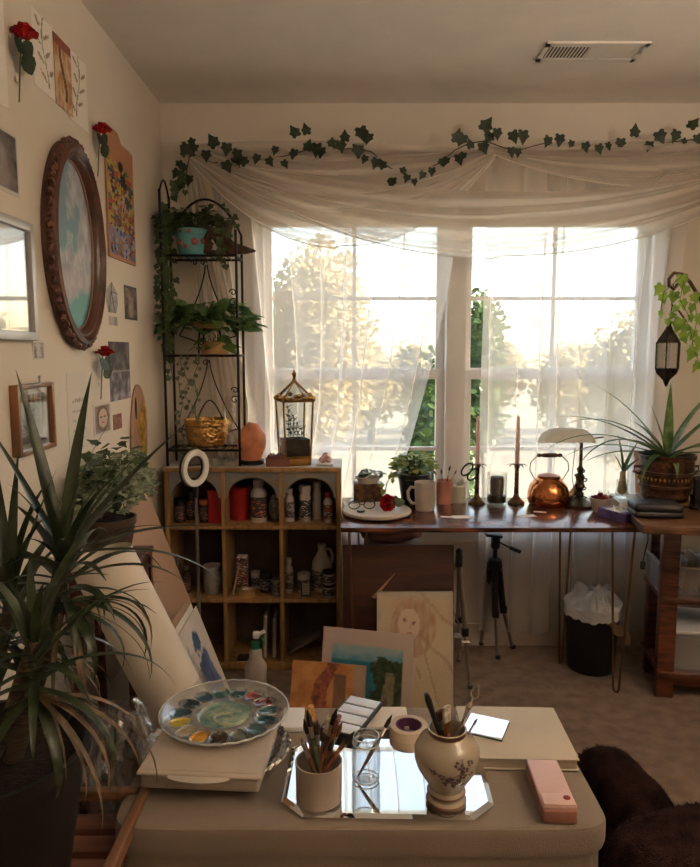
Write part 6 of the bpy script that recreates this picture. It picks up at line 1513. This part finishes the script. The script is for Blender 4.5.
# foil tray, container, palette
q = ot(213, 757); fo = Vector((q.x + .004, 1.435, T)); foil = mat('crinkled_foil', (.62, .60, .57), .22, 1, var=.1, bump=1., bscale=45)
t_ = thing('foil_tray', 'round crinkled foil tray of dark paint under the plastic container', 'tray', fo)
def tray(u, v):
    a = u * 2 * PI; ks = [(0, 0), (.125, 0), (.142, .016), (.158, .020), (.162, .014)]; x = v * 4; i = min(3, int(x)); f_ = x - i; rr = ks[i][0] + (ks[i + 1][0] - ks[i][0]) * f_; z = ks[i][1] + (ks[i + 1][1] - ks[i][1]) * f_
    return Vector((math.cos(a) * rr * (1 + (.012 * math.sin(a * 40) if v > .5 else 0)), math.sin(a) * rr * .86, z + (.0025 * math.sin(a * 40) if v > .4 else 0) + .0005))
link('tray', MB().grid(240, 16, tray, closed=True), foil, t_, recalc=False)
link('dried_paint', MB().lathe([(0, .0015), (.12, .0015), (.115, .003), (0, .0035)], 40, sy=.86), mat('dark_mauve_paint', (.16, .09, .085), .25, var=.4, vscale=30, bump=.5), t_)
CZ = T + .0215
t_ = thing('food_container', 'beige plastic container with clip lid lying on the foil tray', 'container', (-.285, 1.372, CZ), R(-4)); t_.scale = (1, 1, .72); w_, d_ = .246, .222; bp = mat('beige_plastic', (.52, .43, .34), .35, var=.05)
link('box', MB().box((0, 0, .02), (w_ - .012, d_ - .012, .040), bev=.006), mat('milky_box_plastic', (.40, .34, .29), .3), t_); link('lid', MB().box((0, 0, .046), (w_, d_, .010), bev=.004), bp, t_); link('lid_inset', MB().box((0, .0, .0515), (w_ - .022, d_ - .022, .002), bev=.0008), bp, t_)
link('clip', MB().lathe([(0, -.003), (.060, -.003), (.062, 0), (.060, .003), (0, .003)], 32, c=(0, -d_ / 2 - .001, .043), sy=.2, M=Matrix.Rotation(.5, 4, 'X')), mat('white_clip', (.6, .54, .47), .35), t_)
PZ = CZ + .0390
pc = Vector((-.278, 1.468, PZ)); t_ = thing('paint_palette', 'round clear plastic well palette full of wet colours', 'palette', pc, .08); cp = mat_thin('clear_palette_plastic', (.86, .87, .87), .16, .06, haze=.22, hcol=(.55, .57, .56))
link('disc', MB().lathe([(0, .001), (.055, .001), (.06, .010), (.072, .011), (.080, .004), (.112, .004), (.124, .014), (.134, .020), (.140, .021), (.141, .017)], 72), cp, t_)
link('rim', MB().tube([(.1405 * math.cos(a), .1405 * math.sin(a), .020 + .001 * math.sin(a * 30)) for a in [2 * PI * k / 120 for k in range(121)]], .0022, 6, cap=False), mat('glossy_clear_rim', (.55, .53, .5), .1, spec=1), t_)
def f_wash(c1, c2):
    return mat('wash_%d_%d_%d' % tuple(int(x * 100) for x in c1), c1, .12, var=.3, vscale=35, col2=c2, coat=.5)
link('centre_wash', MB().lathe([(0, .0035), (.054, .0035), (.057, .0075), (.06, .0085)], 48), f_wash((.30, .36, .27), (.07, .17, .16)), t_)
for k in range(5):
    link('brush_swirl', MB().tube([((.018 + .006 * k) * math.cos(a) + .004 * k, (.012 + .006 * k) * math.sin(a) - .004, .0042) for a in [j * .26 + k for j in range(12)]], .0014, 5), f_wash((.50, .46, .28), (.28, .34, .25)), t_)
wc = [(.03, .13, .13), (.03, .10, .11), (.20, .02, .015), (.14, .015, .015), (.02, .08, .09), (.01, .07, .07), (.06, .12, .13), (.12, .14, .11), (.07, .035, .02), (.65, .30, .02), (.38, .33, .20), (.55, .40, .06), (.05, .11, .14), (.02, .05, .07), (.06, .13, .17)]
start = 1.75
for k, cc in enumerate(wc):
    a = start - 2 * PI * k / len(wc) if k else start
    M = Matrix.Translation((.099 * math.cos(a), .099 * math.sin(a), 0)) @ Matrix.Rotation(a, 4, 'Z')
    pw = link('paint_well', MB().lathe([(0, .0055), (.8, .0055), (.97, .0085), (1, .0095)], 24, M=M @ Matrix.Diagonal((.0265, .0188, 1, 1))), f_wash(cc, tuple(x * .45 + .01 for x in cc)), t_)
    link('well_ridge', MB().tube([M @ Vector((.0278 * math.cos(q2), .0198 * math.sin(q2), .0095)) for q2 in [2 * PI * j / 24 for j in range(25)]], .0013, 5, cap=False), cp, pw)
